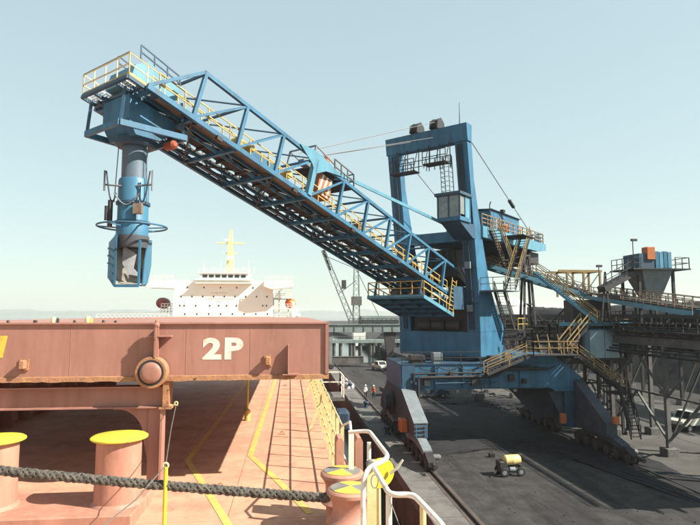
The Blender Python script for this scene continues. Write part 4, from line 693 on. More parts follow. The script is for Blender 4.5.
# ================================================================== CONVEYOR GALLERY ON TRESTLES
GX0, GX1 = 29.5, 33.3
ga = T('conveyor_gallery', 'dark elevated belt conveyor gallery on braced trestle legs beside the loader', 'conveyor', (31.4, 70, 0))
def gallery(ga, X0, X1, ya, yb, zb, near, lt='gallery_light'):
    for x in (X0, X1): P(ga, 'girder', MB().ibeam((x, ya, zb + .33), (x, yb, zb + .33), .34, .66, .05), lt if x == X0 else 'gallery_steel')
    P(ga, 'deck_sheet', MB().box(X0 + .2, X1 - .2, ya, yb, zb + .68, zb + .74), 'dark_steel')
    P(ga, 'wind_board', MB().box(X0 + .25, X0 + .29, ya, yb, zb + .80, zb + 1.25), 'dark_steel')
    for xc in ((X0 + X1) / 2 - .95, (X0 + X1) / 2 + .95):
        P(ga, 'belt', MB().prism([(xc - .7, ya, zb + 1.75), (xc - .35, ya, zb + 1.5), (xc + .35, ya, zb + 1.5), (xc + .7, ya, zb + 1.75), (xc + .35, ya, zb + 1.54), (xc - .35, ya, zb + 1.54)], (0, yb - ya, 0)), 'belt_rubber')
        for s in (-.8, .8): P(ga, 'stringer', MB().box(xc + s - .05, xc + s + .05, ya, yb, zb + 1.2, zb + 1.38), 'gallery_steel')
    y = ya + .4; k = 0
    idl = None
    while y < yb:
        if idl is None:
            c0 = (X0 + X1) / 2; B = MB()
            for xc in (c0 - .95, c0 + .95): B.bar((xc - .85, y, zb + 1.42), (xc + .85, y, zb + 1.42), .1, .1).bar((xc - .82, y, zb + 1.4), (xc - .78, y, zb + 1.9), .09).bar((xc + .82, y, zb + 1.4), (xc + .78, y, zb + 1.9), .09).bar((xc - .8, y, zb + .75), (xc - .8, y, zb + 1.4), .08).bar((xc + .8, y, zb + .75), (xc + .8, y, zb + 1.4), .08)
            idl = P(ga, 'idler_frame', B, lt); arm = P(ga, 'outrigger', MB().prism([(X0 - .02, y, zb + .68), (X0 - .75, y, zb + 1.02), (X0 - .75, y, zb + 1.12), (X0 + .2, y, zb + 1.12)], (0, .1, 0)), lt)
        else: dup(ga, idl, (0, y - ya - .4, 0)); dup(ga, arm, (0, y - ya - .4, 0))
        y += 1.5 if y < 80 else 3
    P(ga, 'walkway', MB().box(X0 - .78, X0 + .22, ya, yb, zb + 1.13, zb + 1.18), 'dark_steel')
    P(ga, 'railing', MB().rail([(X0 - .75, ya, zb + 1.18), (X0 - .75, yb, zb + 1.18)], 1.1, 1.5, .03, 2), 'gallery_steel')
    P(ga, 'railing', MB().rail([(X1 + .1, ya, zb + .74), (X1 + .1, yb, zb + .74)], 1.6, 2.0, .03, 2), 'dark_steel')
    y = ya
    while y < min(yb, 110): P(ga, 'cladding_panel', MB().box(X1 + .16, X1 + .2, y + .02, y + 2.98, zb + .5, zb + 2.55), 'gallery_steel'); y += 3
    P(ga, 'cable_tray', MB().box(X0 - .3, X0 + .0, ya, yb, zb + 2.35, zb + 2.5), 'dark_steel')
    for k in range(3): P(ga, 'service_pipe', MB().tube([(X0 - .05 - k * .28, ya, zb - .25 - k * .22), (X0 - .05 - k * .28, yb, zb - .25 - k * .22)], .09, 6), 'dark_steel', True)
    P(ga, 'truss_chord', MB().bar((X0 + .6, ya, zb - .9), (X0 + .6, yb, zb - .9), .14), 'gallery_steel')
    y = ya
    while y < min(yb, 90):
        P(ga, 'web_brace', MB().bar((X0 + .6, y, zb - .9), (X0 + .6, y + 1.9, zb + .02), .1).bar((X0 + .6, y + 1.9, zb + .02), (X0 + .6, y + 3.8, zb - .9), .1), 'gallery_steel'); y += 3.8
    y = near; first = None
    while y < yb:
        if first is None:
            L = []
            for x in (X0, X1):
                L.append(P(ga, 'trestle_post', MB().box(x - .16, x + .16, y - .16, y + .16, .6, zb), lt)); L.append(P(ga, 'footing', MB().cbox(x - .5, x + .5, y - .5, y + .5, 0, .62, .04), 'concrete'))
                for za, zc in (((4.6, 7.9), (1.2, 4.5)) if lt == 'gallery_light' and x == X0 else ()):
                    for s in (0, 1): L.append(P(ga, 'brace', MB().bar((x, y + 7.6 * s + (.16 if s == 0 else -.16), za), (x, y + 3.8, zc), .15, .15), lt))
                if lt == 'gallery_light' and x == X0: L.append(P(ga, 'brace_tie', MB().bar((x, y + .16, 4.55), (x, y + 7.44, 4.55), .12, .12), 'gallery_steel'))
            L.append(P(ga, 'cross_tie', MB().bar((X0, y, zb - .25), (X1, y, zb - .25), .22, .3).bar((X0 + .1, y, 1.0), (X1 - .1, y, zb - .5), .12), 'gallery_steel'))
            first = L
        else:
            for o in first: dup(ga, o, (0, y - near, 0))
        y += 7.6
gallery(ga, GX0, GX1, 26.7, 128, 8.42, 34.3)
ga2 = T('conveyor_gallery', 'farther dark conveyor gallery partly hidden behind the nearer trestle', 'conveyor', (47, 90, 0))
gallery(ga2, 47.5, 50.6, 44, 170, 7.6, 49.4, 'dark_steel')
# --- tripper car with inclined belt, platform and electrical house
tr = T('tripper_car', 'travelling tripper with pale blue walkways and stairs above the gallery', 'tripper', (30, 50, 9))
def incl(p, q, w):
    p = V(p); q = V(q); s = (q - p).cross(UZ).normalized()
    for k in (-w / 2, w / 2): P(tr, 'side_girder', MB().bar(p + s * k, q + s * k, .12, .4), 'light_blue')
    P(tr, 'belt', MB().bar(p + UZ * .45, q + UZ * .45, w * .7, .06), 'belt_rubber'); P(tr, 'walkway', MB().bar(p + s * (w / 2 + .45) , q + s * (w / 2 + .45), .8, .06), 'dark_steel')
    for k in (w / 2 + .82, w / 2 + .1, -w / 2): P(tr, 'railing', MB().rail([p + s * k, q + s * k], 1.1, 1.0, .03, 2), 'walkway_rust')
    P(tr, 'fascia', MB().bar(p + s * (w / 2 + .88) - UZ * .05, q + s * (w / 2 + .88) - UZ * .05, .05, .28), 'light_blue')
    n = int((q - p).length / 1.3)
    for i in range(n): c = p + (q - p) * ((i + .5) / n); P(tr, 'idler', MB().bar(c - s * w * .45 + UZ * .35, c + s * w * .45 + UZ * .35, .12, .12).bar(c - s * w * .45 + UZ * .3, c - s * w * .48 + UZ * .8, .08).bar(c + s * w * .45 + UZ * .3, c + s * w * .48 + UZ * .8, .08), 'gallery_light')
incl((30.6, 39.0, 11.0), (30.6, 54.5, 12.75), 1.5); incl((30.6, 54.8, 12.75), (20.6, 56.3, 15.9), 1.5)
for y in (42, 46, 50): 
    for x in (29.9, 31.3): PB(tr, 'support_leg', (x, y, 9.7), (x, y, 11.0 + (y - 39) * .113), .14, .14, 'dark_steel')
P(tr, 'platform', MB().box(24.6, 31.9, 49.4, 52.2, 10.05, 10.15), 'dark_steel'); P(tr, 'platform_fascia', MB().box(24.6, 31.9, 49.34, 49.39, 9.9, 10.25), 'light_blue')
P(tr, 'railing', MB().rail([(27.8, 49.4, 10.15), (31.85, 49.4, 10.15), (31.85, 52.2, 10.15)], 1.1, 1.3, .035, 2), 'walkway_rust')
eh = P(tr, 'electrical_house', MB().box(27.3, 30.1, 49.0, 51.2, 7.0, 9.55), 'pale_blue'); P(eh, 'house_roof', MB().box(27.2, 30.2, 48.9, 51.3, 9.553, 9.63), 'blue'); P(eh, 'house_floor', MB().box(26.2, 31, 48.8, 52.1, 6.8, 6.98), 'dark_steel')
P(eh, 'panel_joint', MB().box(28.68, 28.72, 48.985, 49.0, 7.02, 9.5), 'blue_dirty')
for x in (24.8, 26.5, 31.6):
    for y in (49.7, 52.0): PB(tr, 'support_leg', (x, y, 6.8 if x > 25 else 7.0), (x, y, 10.05), .2, .2, 'dark_steel')
for y in (49.6, 51.9): PB(tr, 'cross_girder', (24.6, y, 6.7), (31.6, y, 6.7), .3, .5, 'dark_steel'); PB(tr, 'tower_post', (31.2, y, .1), (31.2, y, 9.9), .34, .34, 'dark_steel'); PB(tr, 'tower_post', (30.5, y, .1), (30.5, y, 9.9), .22, .22, 'dark_steel')
stairs(tr, (24.2, 53.4, 15.1), (28.2, 49.0, 10.2), .9, 'light_blue', 'dull_yellow', (1, 1, 0)); stairs(tr, (26.8, 48.8, 10.1), (23.6, 46.9, 7.7), .9, 'dark_steel', 'dull_yellow', (-.5, 1, 0))
# A-frame standing over the incline
for dx in (-.45, .45):
    for dy in (-.6, .6): PB(tr, 'mast_leg', (24.3 + dx * 1.6, 55.6 + dy, 7.6), (24.3 + dx * .5, 55.6 + dy * .4, 17.0), .2, .2, 'gallery_steel')
PB(tr, 'mast_cap', (23.9, 55.6, 17.0), (24.7, 55.6, 17.0), .5, .25, 'gallery_light')
for z in (9.5, 12.0, 14.8): PB(tr, 'mast_tie', (23.8, 55.0, z), (24.8, 55.0, z), .12, .12, 'gallery_steel')
P(tr, 'stay', MB().tube([(24.3, 55.6, 17.05), (30.0, 54.0, 12.9)], .04, 6), 'gallery_light'); P(tr, 'stay', MB().tube([(24.3, 55.6, 17.05), (20.4, 56.4, 16.2)], .05, 6), 'gallery_light')
for z0, z1 in ((7.7, 12), (12, 7.7)): PB(tr, 'mast_brace', (24.3, 55.6, z0), (28.5, 55.0, z1), .14, .14, 'gallery_steel')
# dark braced stair tower carrying the platform
TX = (28.3, 31.0); TY = (49.6, 52.0)
for x in TX:
    for y in TY: PB(tr, 'tower_post', (x, y, .1), (x, y, 6.55), .26, .26, 'dark_steel'); P(tr, 'tower_footing', MB().cbox(x - .35, x + .35, y - .35, y + .35, 0, .35, .03), 'concrete')
for z in (2.3, 4.4):
    for y in TY: PB(tr, 'tower_tie', (TX[0], y, z), (TX[1], y, z), .16, .16, 'dark_steel')
for z0, z1 in ((.3, 2.3), (2.3, 4.4), (4.4, 6.5)):
    PB(tr, 'tower_brace', (TX[0], TY[0], z0), (TX[1], TY[0], z1), .11, .11, 'dark_steel'); PB(tr, 'tower_brace', (TX[1], TY[0] + .13, z0), (TX[0], TY[0] + .13, z1), .11, .11, 'dark_steel')
for x0, z in ((25.0, 8.4), (30.2, 8.4)): PB(tr, 'service_pipe', (x0, 50.6, 6.9), (x0, 50.6, 10.0), .3, .3, 'dark_steel')
P(tr, 'dark_housing', MB().cbox(25.2, 27.2, 50.2, 52.0, 7.0, 9.5, .05), 'dark_steel')
P(tr, 'dark_housing', MB().cbox(27.6, 31.4, 52.4, 54.4, 10.2, 12.4, .05), 'gallery_steel')
for k in range(4): PB(tr, 'cable_pipe', (20.5, 54.4 + k * .3, 7.4 + k * .5), (29.3, 54.4 + k * .3, 7.6 + k * .5), .16, .16, 'dark_steel')
# rusty yellow portal frame over the transfer point
fy = T('gantry_frame', 'rusty yellow open steel frame above the transfer point', 'frame', (30.2, 56, 12.8))
for x in (28.5, 30.3, 32.1):
    for y in (55.2, 57.4): PB(fy, 'post', (x, y, 12.8), (x, y, 15.4), .18, .18, 'dull_yellow')
for y in (55.2, 57.4): PB(fy, 'top_beam', (27.6, y, 15.45), (32.3, y, 15.45), .2, .24, 'dull_yellow'); PB(fy, 'brace', (30.3, y, 13.0), (32.1, y, 15.3), .08, .08, 'gallery_light'); PB(fy, 'brace', (28.5, y, 15.3), (30.3, y, 13.0), .08, .08, 'gallery_light')
for x in (28.5, 30.3, 32.1): PB(fy, 'cross_beam', (x, 55.3, 15.42), (x, 57.3, 15.42), .16, .16, 'dull_yellow')
# hopper with filter house
hp = T('dust_hopper', 'blue grey hopper with tapered bottom, filter boxes and railed platform', 'hopper', (33.5, 49, 9))
P(hp, 'hopper_body', MB().add([(31.9, 47.8, 15.0), (34.9, 47.8, 15.0), (34.9, 50.8, 15.0), (31.9, 50.8, 15.0), (33.1, 48.9, 11.9), (34.1, 48.9, 11.9), (34.1, 49.7, 11.9), (33.1, 49.7, 11.9)], [(0, 1, 2, 3), (7, 6, 5, 4), (0, 4, 5, 1), (1, 5, 6, 2), (2, 6, 7, 3), (3, 7, 4, 0)]), 'plate_grey')
P(hp, 'platform', MB().box(30.8, 36.4, 47.4, 51.2, 15.02, 15.14), 'dark_steel'); P(hp, 'railing', MB().rail([(34.95, 47.5, 15.14), (36.3, 47.5, 15.14), (36.3, 51.1, 15.14)], 1.0, .9, .03), 'gallery_steel'); P(hp, 'railing', MB().rail([(31.6, 47.5, 15.14), (30.9, 47.5, 15.14), (30.9, 51, 15.14)], 1.0, .9, .03), 'gallery_steel')
P(hp, 'filter_box', MB().box(31.8, 33.3, 48, 50.5, 15.15, 16.55), 'blue_dirty'); P(hp, 'orange_box', MB().cbox(32.5, 33.3, 47.85, 48.7, 16.0, 17.15, .04), 'orange')
for k in range(4): P(hp, 'filter_panel', MB().box(33.36 + k * .41, 33.7 + k * .41, 47.95, 50.5, 15.15, 16.75 - .06 * (k % 2)), 'light_blue' if k % 2 else 'blue')
for x in (31.7, 35.0):
    for y in (48, 50.6): PB(hp, 'leg', (x, y, 9.1), (x, y, 15.0), .22, .22, 'dark_steel')
P(hp, 'feed_chute', MB().bar((27.9, 47.8, 13.2), (31.9, 48.4, 15.1), 1.0, .5), 'dark_steel'); P(hp, 'chute_railing', MB().rail([(27.9, 47.3, 13.4), (31.0, 47.6, 14.9)], 1.0, .9, .03), 'gallery_steel')
P(hp, 'lamp', MB().tube([(30.9, 47.5, 15.14), (30.9, 47.5, 17.6)], .04, 6).box(30.75, 31.3, 47.4, 47.6, 17.6, 17.8), 'dark_steel'); P(hp, 'lamp', MB().tube([(27.6, 47.6, 13.2), (27.6, 47.6, 15.2)], .04, 6).box(27.4, 27.9, 47.5, 47.7, 15.2, 15.4), 'dark_steel')
for x in (27.8, 28.6): PB(hp, 'prop', (x, 47.8, 10.1), (28.3, 47.8, 14.8), .12, .12, 'gallery_steel')

# ================================================================== COAL, FAR QUAY, SMALL THINGS
def hsh(x, y): return math.sin(x * 12.9 + y * 78.2) * .5 + math.sin(x * .73 + y * 1.31 + 1.7) + .6 * math.sin(x * 2.1 - y * 1.7)
def heap(name, x0, x1, y0, y1, h, m, label, cat, nx=40, ny=90, seed=0, rough=.25):
    b = MB(); rnd = random.Random(seed)
    for j in range(ny + 1):
        for i in range(nx + 1):
            u = i / nx; v = j / ny; x = x0 + (x1 - x0) * u; y = y0 + (y1 - y0) * v
            e = min(1, min(u, 1 - u) * 2.4) ; f = min(1, min(v, 1 - v) * (y1 - y0) / (x1 - x0) * 2.4)
            z = h * min(e, f) * (.97 + .03 * math.sin(y * .11 + seed) * math.sin(y * .043 + 1)) + (rough * .3 * hsh(x * .5, y * .5) + rnd.uniform(-rough, rough)) * min(1, 6 * min(e, f))
            b.v.append((x, y, max(z, -.05)))
    for j in range(ny):
        for i in range(nx): a = j * (nx + 1) + i; b.f.append((a, a + 1, a + nx + 2, a + nx + 1))
    return O(name, b, m, label, cat, smooth=True)
heap('coal_heap', 56, 96, 52, 260, 13.2, 'coal', 'long dark coal stockpile behind the conveyor gallery', 'coal heap', 40, 170, 1)
heap('coal_heap', 38, 62, 120, 250, 10.0, 'coal', 'smaller coal stockpile far beyond the loader', 'coal heap', 30, 80, 4)
heap('spoil_heap', 19, 31, 74, 82, 1.5, 'road_pale', 'low pale heap of spoil behind the loader portal', 'heap', 30, 24, 5, .2)
heap('spoil_heap', 33, 40, 70, 80, 2.0, 'road_pale', 'low heap of spoil behind the landside loader leg', 'heap', 24, 24, 8, .2)
def shade_spill(pts, h, seed, lab):  # thin coal cover; its black colour also deepens the loader's shade on the yard
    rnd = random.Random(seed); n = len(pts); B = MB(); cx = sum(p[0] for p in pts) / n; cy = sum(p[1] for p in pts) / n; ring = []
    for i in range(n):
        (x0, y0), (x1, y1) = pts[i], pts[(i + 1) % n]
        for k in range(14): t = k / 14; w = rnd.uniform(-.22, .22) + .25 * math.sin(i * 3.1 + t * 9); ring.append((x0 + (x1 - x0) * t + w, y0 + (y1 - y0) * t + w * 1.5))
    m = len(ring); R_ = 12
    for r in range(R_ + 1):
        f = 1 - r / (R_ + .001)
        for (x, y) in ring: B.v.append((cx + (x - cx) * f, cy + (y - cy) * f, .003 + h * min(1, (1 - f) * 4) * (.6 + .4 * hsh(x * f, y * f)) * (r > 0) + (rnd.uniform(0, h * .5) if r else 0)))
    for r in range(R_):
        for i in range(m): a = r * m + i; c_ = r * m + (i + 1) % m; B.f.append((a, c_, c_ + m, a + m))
    return O('coal_shade_spill', B, 'coal', lab, 'coal', kind='stuff', smooth=True)
shade_spill([(11.2, 43.5), (15.6, 45.6), (19.6, 44.6), (22.6, 39), (24.0, 31), (26.4, 27), (27.5, 40), (27, 58), (22, 70), (13.5, 66), (12.0, 54)], .07, 2, 'spread of black coal dust deepening the shade between the loader legs')
shade_spill([(16.5, 70), (24, 72), (31, 69), (33, 60), (28.5, 58), (22, 66)], .12, 6, 'spread of coal deepening the shade beyond the loader portal')
b = MB(); rnd = random.Random(3)
for k in range(2600):
    x = rnd.uniform(10.5, 33); y = rnd.uniform(27, 90); s = .012 + .06 * rnd.random() ** 4; 
    b.add([(x - s, y - s, .0), (x + s, y - s * .7, .0), (x + s * .8, y + s, .0), (x - s, y + s, .0), (x + rnd.uniform(-s, s) * .4, y, s * rnd.uniform(.6, 1.3))], [(0, 1, 4), (1, 2, 4), (2, 3, 4), (3, 0, 4)])
O('coal_crumbs', b, 'coal', 'scattered crumbs of coal on the dark yard', 'coal', kind='stuff')
for x, y, s, lab in ((28.6, 66.6, .5, 'small white concrete block lying beyond the portal'), (15.6, 43.0, .22, 'dark lump on the yard near the trailer'), (24.0, 70.5, .7, 'grey concrete block in front of the spoil heap'), (31.5, 68.0, .8, 'tan concrete block behind the landside leg')):
    O('concrete_block', MB().cbox(x - s, x + s, y - s * .7, y + s * .7, 0, s * 1.3, s * .12), 'ship_white' if s == .5 else ('coal' if s < .3 else 'concrete'), lab, 'block')
# quay bollards
def qbol(x, y, lab):
    t = T('quay_bollard', lab, 'bollard', (x, y, 0), 'bollards along the quay edge')
    P(t, 'stem', MB().lathe([(.36, 0), (.34, .06), (.22, .12), (.19, .45), (.2, .5)], (x, y, .01), n=18), 'wagon_blue', True); P(t, 'head', MB().lathe([(.2, .5), (.33, .56), (.36, .66), (.28, .76), (.02, .8)], (x, y, .01), n=18), 'wagon_blue', True)
for y, lab in ((66.5, 'blue quay bollard in front of the two workers'), (52, 'quay bollard beside the waterside bogies'), (84, 'quay bollard beyond the two workers')): qbol(9.0, y, lab)
# workers
def person(x, y, rz, top, lab, lean=0):
    t = T('person', lab, 'person', (x, y, 0)); me = bpy.data.meshes.new('body')
    J = [(0, 0, .95, .15, .11), (0, 0, 1.2, .15, .11), (0, 0, 1.42, .17, .10), (0, 0, 1.52, .06, .06), (0, 0, 1.64, .085, .10), (0, 0, 1.73, .07, .08)]
    E_ = [(0, 1), (1, 2), (2, 3), (3, 4), (4, 5)]
    for s in (-1, 1):
        k = len(J); J += [(.2 * s, 0, 1.4, .06, .06), (.25 * s, .02, 1.12, .048, .048), (.22 * s, -.15, .92, .035, .035), (.2 * s, -.22, .84, .04, .025)]; E_ += [(2, k), (k, k + 1), (k + 1, k + 2), (k + 2, k + 3)]
        k = len(J); J += [(.1 * s, 0, .86, .09, .09), (.12 * s, -.02, .48, .065, .065), (.13 * s, .03 * s, .09, .045, .05), (.14 * s, -.14 + .03 * s, .04, .045, .035)]; E_ += [(0, k), (k, k + 1), (k + 1, k + 2), (k + 2, k + 3)]
    me.from_pydata([j[:3] for j in J], E_, []); o = bpy.data.objects.new('body', me); COL.objects.link(o)
    md = o.modifiers.new('skin', 'SKIN'); o.modifiers.new('sub', 'SUBSURF').levels = 1
    for i, sv in enumerate(me.skin_vertices[0].data): sv.radius = J[i][3:5]; sv.use_root = (i == 0)
    bpy.context.view_layer.update(); dg = bpy.context.evaluated_depsgraph_get(); m2 = bpy.data.meshes.new_from_object(o.evaluated_get(dg)); bpy.data.objects.remove(o)
    for nm in ('trousers', top, 'skin'): m2.materials.append(MATS[nm])
    for p in m2.polygons:
        c = p.center; p.material_index = 2 if (c.z > 1.5 or (c.z < .95 and abs(c.x) > .17 and c.y < -.1 and c.z > .7)) else (1 if c.z > .93 else 0); p.use_smooth = True
    bo = bpy.data.objects.new('body', m2); COL.objects.link(bo); bo.parent = t
    hm = MB().lathe([(.135, 1.685), (.13, 1.70), (.112, 1.72), (.10, 1.78), (.06, 1.825), (.01, 1.835)], (0, 0, 0), n=16); ho = bpy.data.objects.new('helmet', raw('helmet', hm, 'helmet', True)); COL.objects.link(ho); ho.parent = t
    t.rotation_euler.z = rz
person(9.9, 73.6, .4, 'shirt_white', 'worker in a white top walking on the quay'); person(10.9, 73.2, -.5, 'vest_orange', 'worker in a reddish orange vest standing on the quay')
# tank trailer on the yard
tt = T('tank_trailer', 'small yellow tank on a two wheeled trailer parked in the yard', 'trailer', (15.1, 38.2, 0))
P(tt, 'tank', MB().lathe([(.02, -.62), (.25, -.60), (.33, -.52), (.34, -.05), (.35, -.02), (.35, .02), (.34, .05), (.33, .52), (.25, .60), (.02, .62)], (15.25, 38.2, 1.02), (1, .12, 0), 24), 'tank_yellow', True)
P(tt, 'frame', MB().bar((14.3, 38.0, .55), (16.0, 38.2, .55), .1).bar((14.3, 38.5, .55), (16.0, 38.6, .55), .1).bar((14.5, 37.9, .62), (14.5, 38.7, .62), .1).bar((15.8, 37.9, .62), (15.8, 38.7, .62), .1).bar((14.3, 38.2, .5), (13.8, 37.7, .25), .07), 'dark_steel')
P(tt, 'engine', MB().cbox(14.25, 14.85, 37.85, 38.6, .55, 1.0, .06), 'dark_steel'); P(tt, 'pump', MB().lathe([(.02, 0), (.16, .02), (.16, .4), (.02, .42)], (14.9, 37.75, .5), (1, 0, 0), 12), 'plate_grey', True)
for x, y in ((14.55, 37.75), (15.75, 37.85), (14.55, 38.75), (15.75, 38.8)):
    w = P(tt, 'wheel', MB().lathe([(.1, -.09), (.26, -.09), (.3, -.05), (.3, .05), (.26, .09), (.1, .09)], (x, y, .3), (0, 1, 0), 18), 'rubber', True); P(w, 'rim', MB().lathe([(.02, -.095), (.15, -.095), (.15, .095), (.02, .095)], (x, y, .3), (0, 1, 0), 12), 'plate_grey', True)
# vehicles
def truck(x, y, rz, m, lab, L=4.6, name='parked_truck', cat='truck'):
    t = T(name, lab, cat, (0, 0, 0)); 
    P(t, 'body', MB().prism([(-.85, -2.2, .55), (-.85, -2.25, 1.0), (-.85, -1.35, 1.15), (-.85, -.85, 1.8), (-.85, .55, 1.82), (-.85, .65, 1.12), (-.85, 2.2, 1.1), (-.85, 2.25, .55)], (1.7, 0, 0)), m)
    P(t, 'windscreen', MB().prism([(-.72, -1.33, 1.2), (.72, -1.33, 1.2), (.66, -.90, 1.76), (-.66, -.90, 1.76)], (0, -.02, .012)), 'window_dark')
    for s in (-1, 1):
        P(t, 'side_window', MB().prism([(s * .852, -1.15, 1.2), (s * .852, .45, 1.2), (s * .852, .4, 1.7), (s * .852, -.8, 1.7)], (s * .008, 0, 0)), 'window_dark'); P(t, 'headlight', MB().box(s * .6 - .14, s * .6 + .14, -2.27, -2.22, .78, .95), 'ship_white')
        for yy in (-1.4, 1.45):
            w = P(t, 'wheel', MB().lathe([(.1, -.11), (.32, -.11), (.36, -.07), (.36, .07), (.32, .11), (.1, .11)], (s * .78, yy, .36), (1, 0, 0), 18), 'rubber', True); P(w, 'rim', MB().lathe([(.02, -.115), (.19, -.115), (.19, .115), (.02, .115)], (s * .78, yy, .36), (1, 0, 0), 12), 'plate_grey', True)
    P(t, 'bumper', MB().box(-.8, .8, -2.34, -2.26, .45, .65), 'dark_steel'); t.location = (x, y, 0); t.rotation_euler.z = rz
truck(38.3, 51.0, -1.3, 'vehicle_pale', 'pale pickup truck parked behind the trestle legs', name='pickup_truck', cat='pickup')
truck(18.8, 74.0, 1.4, 'wagon_blue', 'dark blue pickup seen under the portal beam', name='pickup_truck', cat='pickup'); truck(14.6, 76.5, 1.7, 'dark_steel', 'dark pickup beside the waterside portal leg', name='pickup_truck', cat='pickup')
truck(17.6, 110, .3, 'vehicle_pale', 'pale pickup under the far portal crane', name='pickup_truck', cat='pickup')
# gangway, tarpaulins
gw = T('gangway', 'pale folded gangway platform outside the ship railing', 'gangway', (1.9, 26, 7.3))
P(gw, 'deck', MB().box(1.3, 2.4, 24.6, 26.4, 7.25, 7.4), 'gallery_light'); P(gw, 'railing', MB().rail([(2.35, 24.6, 7.4), (2.35, 26.4, 7.4), (1.4, 26.4, 7.4)], .9, .8, .025), 'white_rail'); P(gw, 'blue_float', MB().cbox(1.9, 2.5, 23.4, 24.4, 6.3, 7.0, .1), 'wagon_blue')
for y, s, lab in ((86, 1.0, 'crumpled grey tarpaulin heap on the quay edge'), (92, .8, 'smaller grey tarpaulin heap farther along the quay edge')):
    b = MB().lathe([(1.4 * s, 0), (1.25 * s, .3 * s), (.9 * s, .6 * s), (.4 * s, .75 * s), (.02, .8 * s)], (0, 0, 0), n=22); b.v = [(8.8 + x * .7 * (1 + .2 * math.sin(7 * yy + x * 5)), y + yy * 1.8 * (1 + .15 * math.sin(9 * x)), z * (1 + .35 * math.sin(6 * x + 4 * yy))) for x, yy, z in b.v]
    O('tarpaulin_heap', b, 'tarp_grey', lab, 'tarpaulin')
# far portal crane
fc = T('portal_crane', 'pale green far portal crane with raised lattice jib on the quay', 'crane', (14, 116, 0))
P(fc, 'portal_beam', MB().box(7.7, 22.8, 114.6, 116.6, 7.3, 8.75), 'pale_green_steel'); P(fc, 'beam_flange', MB().box(7.6, 22.9, 114.4, 116.8, 8.755, 8.95), 'pale_green_steel')
for k in range(7): P(fc, 'stiffener', MB().box(9 + k * 2, 9.15 + k * 2, 114.5, 114.6, 7.4, 8.7), 'gallery_light')
for x in (8.3, 20.6):
    P(fc, 'leg', MB().prism([(x - .3, 115, .5), (x + .3, 115, .5), (x + (1.3 if x > 15 else .35), 115, 7.3), (x - (1.3 if x > 15 else .35), 115, 7.3)], (0, 1.2, 0)), 'pale_green_steel' if x < 15 else 'gallery_steel')
    P(fc, 'bogie', MB().box(x - .4, x + .4, 112.6, 118.6, .15, .9), 'dark_steel')
P(fc, 'machinery_house', MB().box(14.6, 22.6, 114.8, 117.5, 8.96, 10.6), 'pale_green_steel'); P(fc, 'house_railing', MB().rail([(12, 114.6, 8.96), (22.7, 114.6, 8.96)], 1.1, 1.0, .05, 2), 'gallery_steel')
def lattice(p, q, w0, w1, n, m, nm):
    p = V(p); q = V(q); B = MB(); d, r, u = B.frame(p, q, (0, 1, 0)); c = [(-1, -1), (1, -1), (1, 1), (-1, 1)]
    def pt(t, k): w = w0 + (w1 - w0) * t; return p + (q - p) * t + r * c[k][0] * w + u * c[k][1] * w
    for k in range(4):
        B.bar(pt(0, k), pt(1, k), .14)
        for i in range(n): B.bar(pt(i / n, k), pt((i + 1) / n, (k + 1) % 4), .08)
    P(fc, nm, B, m)
lattice((13.7, 116, 8.96), (13.7, 116, 20.5), .7, .45, 9, 'pale_green_steel', 'mast'); lattice((12.7, 115.6, 9.6), (6.7, 115.6, 24.2), .55, .35, 11, 'pale_green_steel', 'jib'); P(fc, 'jib_nose', MB().bar((6.7, 115.6, 24.2), (8.2, 115.6, 20.0), .5, .5), 'gallery_steel')
for a_, c_ in (((13.7, 116, 20.4), (7.2, 115.6, 23.0)), ((13.7, 116, 20.4), (18.6, 116, 10.2)), ((13.7, 116, 18.0), (10.3, 115.6, 15.4))): P(fc, 'stay', MB().tube([a_, c_], .07, 5), 'gallery_steel')
P(fc, 'cab', MB().box(12.7, 14.7, 114.9, 116.6, 12.8, 14.6), 'gallery_light'); P(fc, 'counter_bracket', MB().box(10.6, 11.5, 115.2, 116, 16.2, 18), 'gallery_steel')
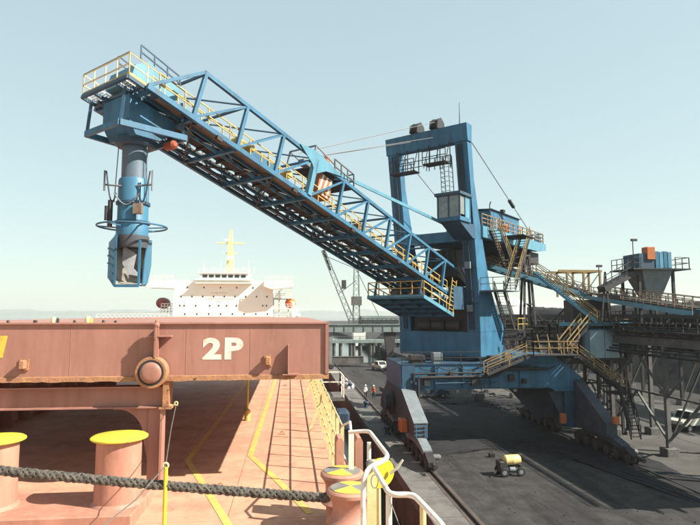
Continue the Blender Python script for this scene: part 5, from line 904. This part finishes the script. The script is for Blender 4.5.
# end of the quay, trestle bridge over the water, far buildings
O('barrier_wall', MB().box(8.0, 16.4, 125.2, 125.8, 0, 1.5).box(8.0, 16.4, 125.1, 125.9, 1.5, 1.62), 'concrete', 'low concrete barrier at the far end of the quay', 'wall')
tb = T('trestle_bridge', 'long low trestle bridge on piles across the water beyond the quay', 'bridge', (25, 188, -3))
P(tb, 'deck', MB().box(6, 70, 186, 191, 1.4, 2.4), 'pale_green_steel'); P(tb, 'railing', MB().rail([(6, 186.1, 2.4), (60, 186.1, 2.4)], 1.2, 2.5, .08, 1), 'gallery_light')
for k in range(12):
    for y in (186.8, 190.2): P(tb, 'pile', MB().lathe([(.45, -3.2), (.45, 1.4)], (12.5 + k * 2.2 + (1.2 if k % 3 == 0 else 0), y, 0), n=10), 'gallery_light', True)
fb_ = T('far_shed', 'small white shed seen through the far portal crane', 'shed', (28.5, 232, -3)); P(fb_, 'wall', MB().box(26, 31, 230, 236, -2, 4.4), 'ship_white'); P(fb_, 'roof', MB().prism([(25.6, 229.5, 4.4), (31.4, 229.5, 4.4), (28.5, 229.5, 5.3)], (0, 7, 0)), 'plate_grey')
st = T('storage_tank', 'pale domed storage tank beyond the gallery', 'tank', (56, 142, 0)); P(st, 'shell', MB().lathe([(5, 0), (5, 13.2)], (56.5, 142, 0), n=36), 'ship_white', True); P(st, 'dome', MB().lathe([(5.1, 13.2), (4.4, 14.2), (2.5, 15.0), (.05, 15.3)], (56.5, 142, 0), n=36), 'ship_white', True)
b = MB(); n = 220; rnd = random.Random(9); base = []
for i in range(n + 1):
    x = -1600 + 3400 * i / n; hgt = 12 + 9 * abs(math.sin(i * .21) * math.sin(i * .057 + 1)) + rnd.uniform(0, 7) * (rnd.random() < .5); base.append((x, hgt))
for i in range(n):
    x0, h0 = base[i]; x1, h1 = base[i + 1]; b.add([(x0 * 2.3, 6000, -4), (x1 * 2.3, 6000, -4), (x1 * 2.3, 6090, h1 * 2.2), (x0 * 2.3, 6090, h0 * 2.2), (x0 * 2.3, 6700, h0 * 2.7), (x1 * 2.3, 6700, h1 * 2.7)], [(0, 1, 2, 3), (3, 2, 5, 4)])
O('hills', b, 'far_land', kind='structure')
# ================================================================== HAZE
hz = bpy.data.materials.new('haze_air'); hz.use_nodes = True; hn = hz.node_tree; hn.nodes.clear(); ho = hn.nodes.new('ShaderNodeOutputMaterial'); pv = hn.nodes.new('ShaderNodeVolumePrincipled')
pv.inputs['Color'].default_value = (.97, 1.0, .96, 1); pv.inputs['Density'].default_value = .0002; pv.inputs['Anisotropy'].default_value = .2; hn.links.new(pv.outputs[0], ho.inputs['Volume'])
MATS['haze_air'] = hz
O('haze', MB().box(-4100, 4100, -500, 9100, -7.5, 90), 'haze_air', kind='stuff', base=(0, 0, 0))
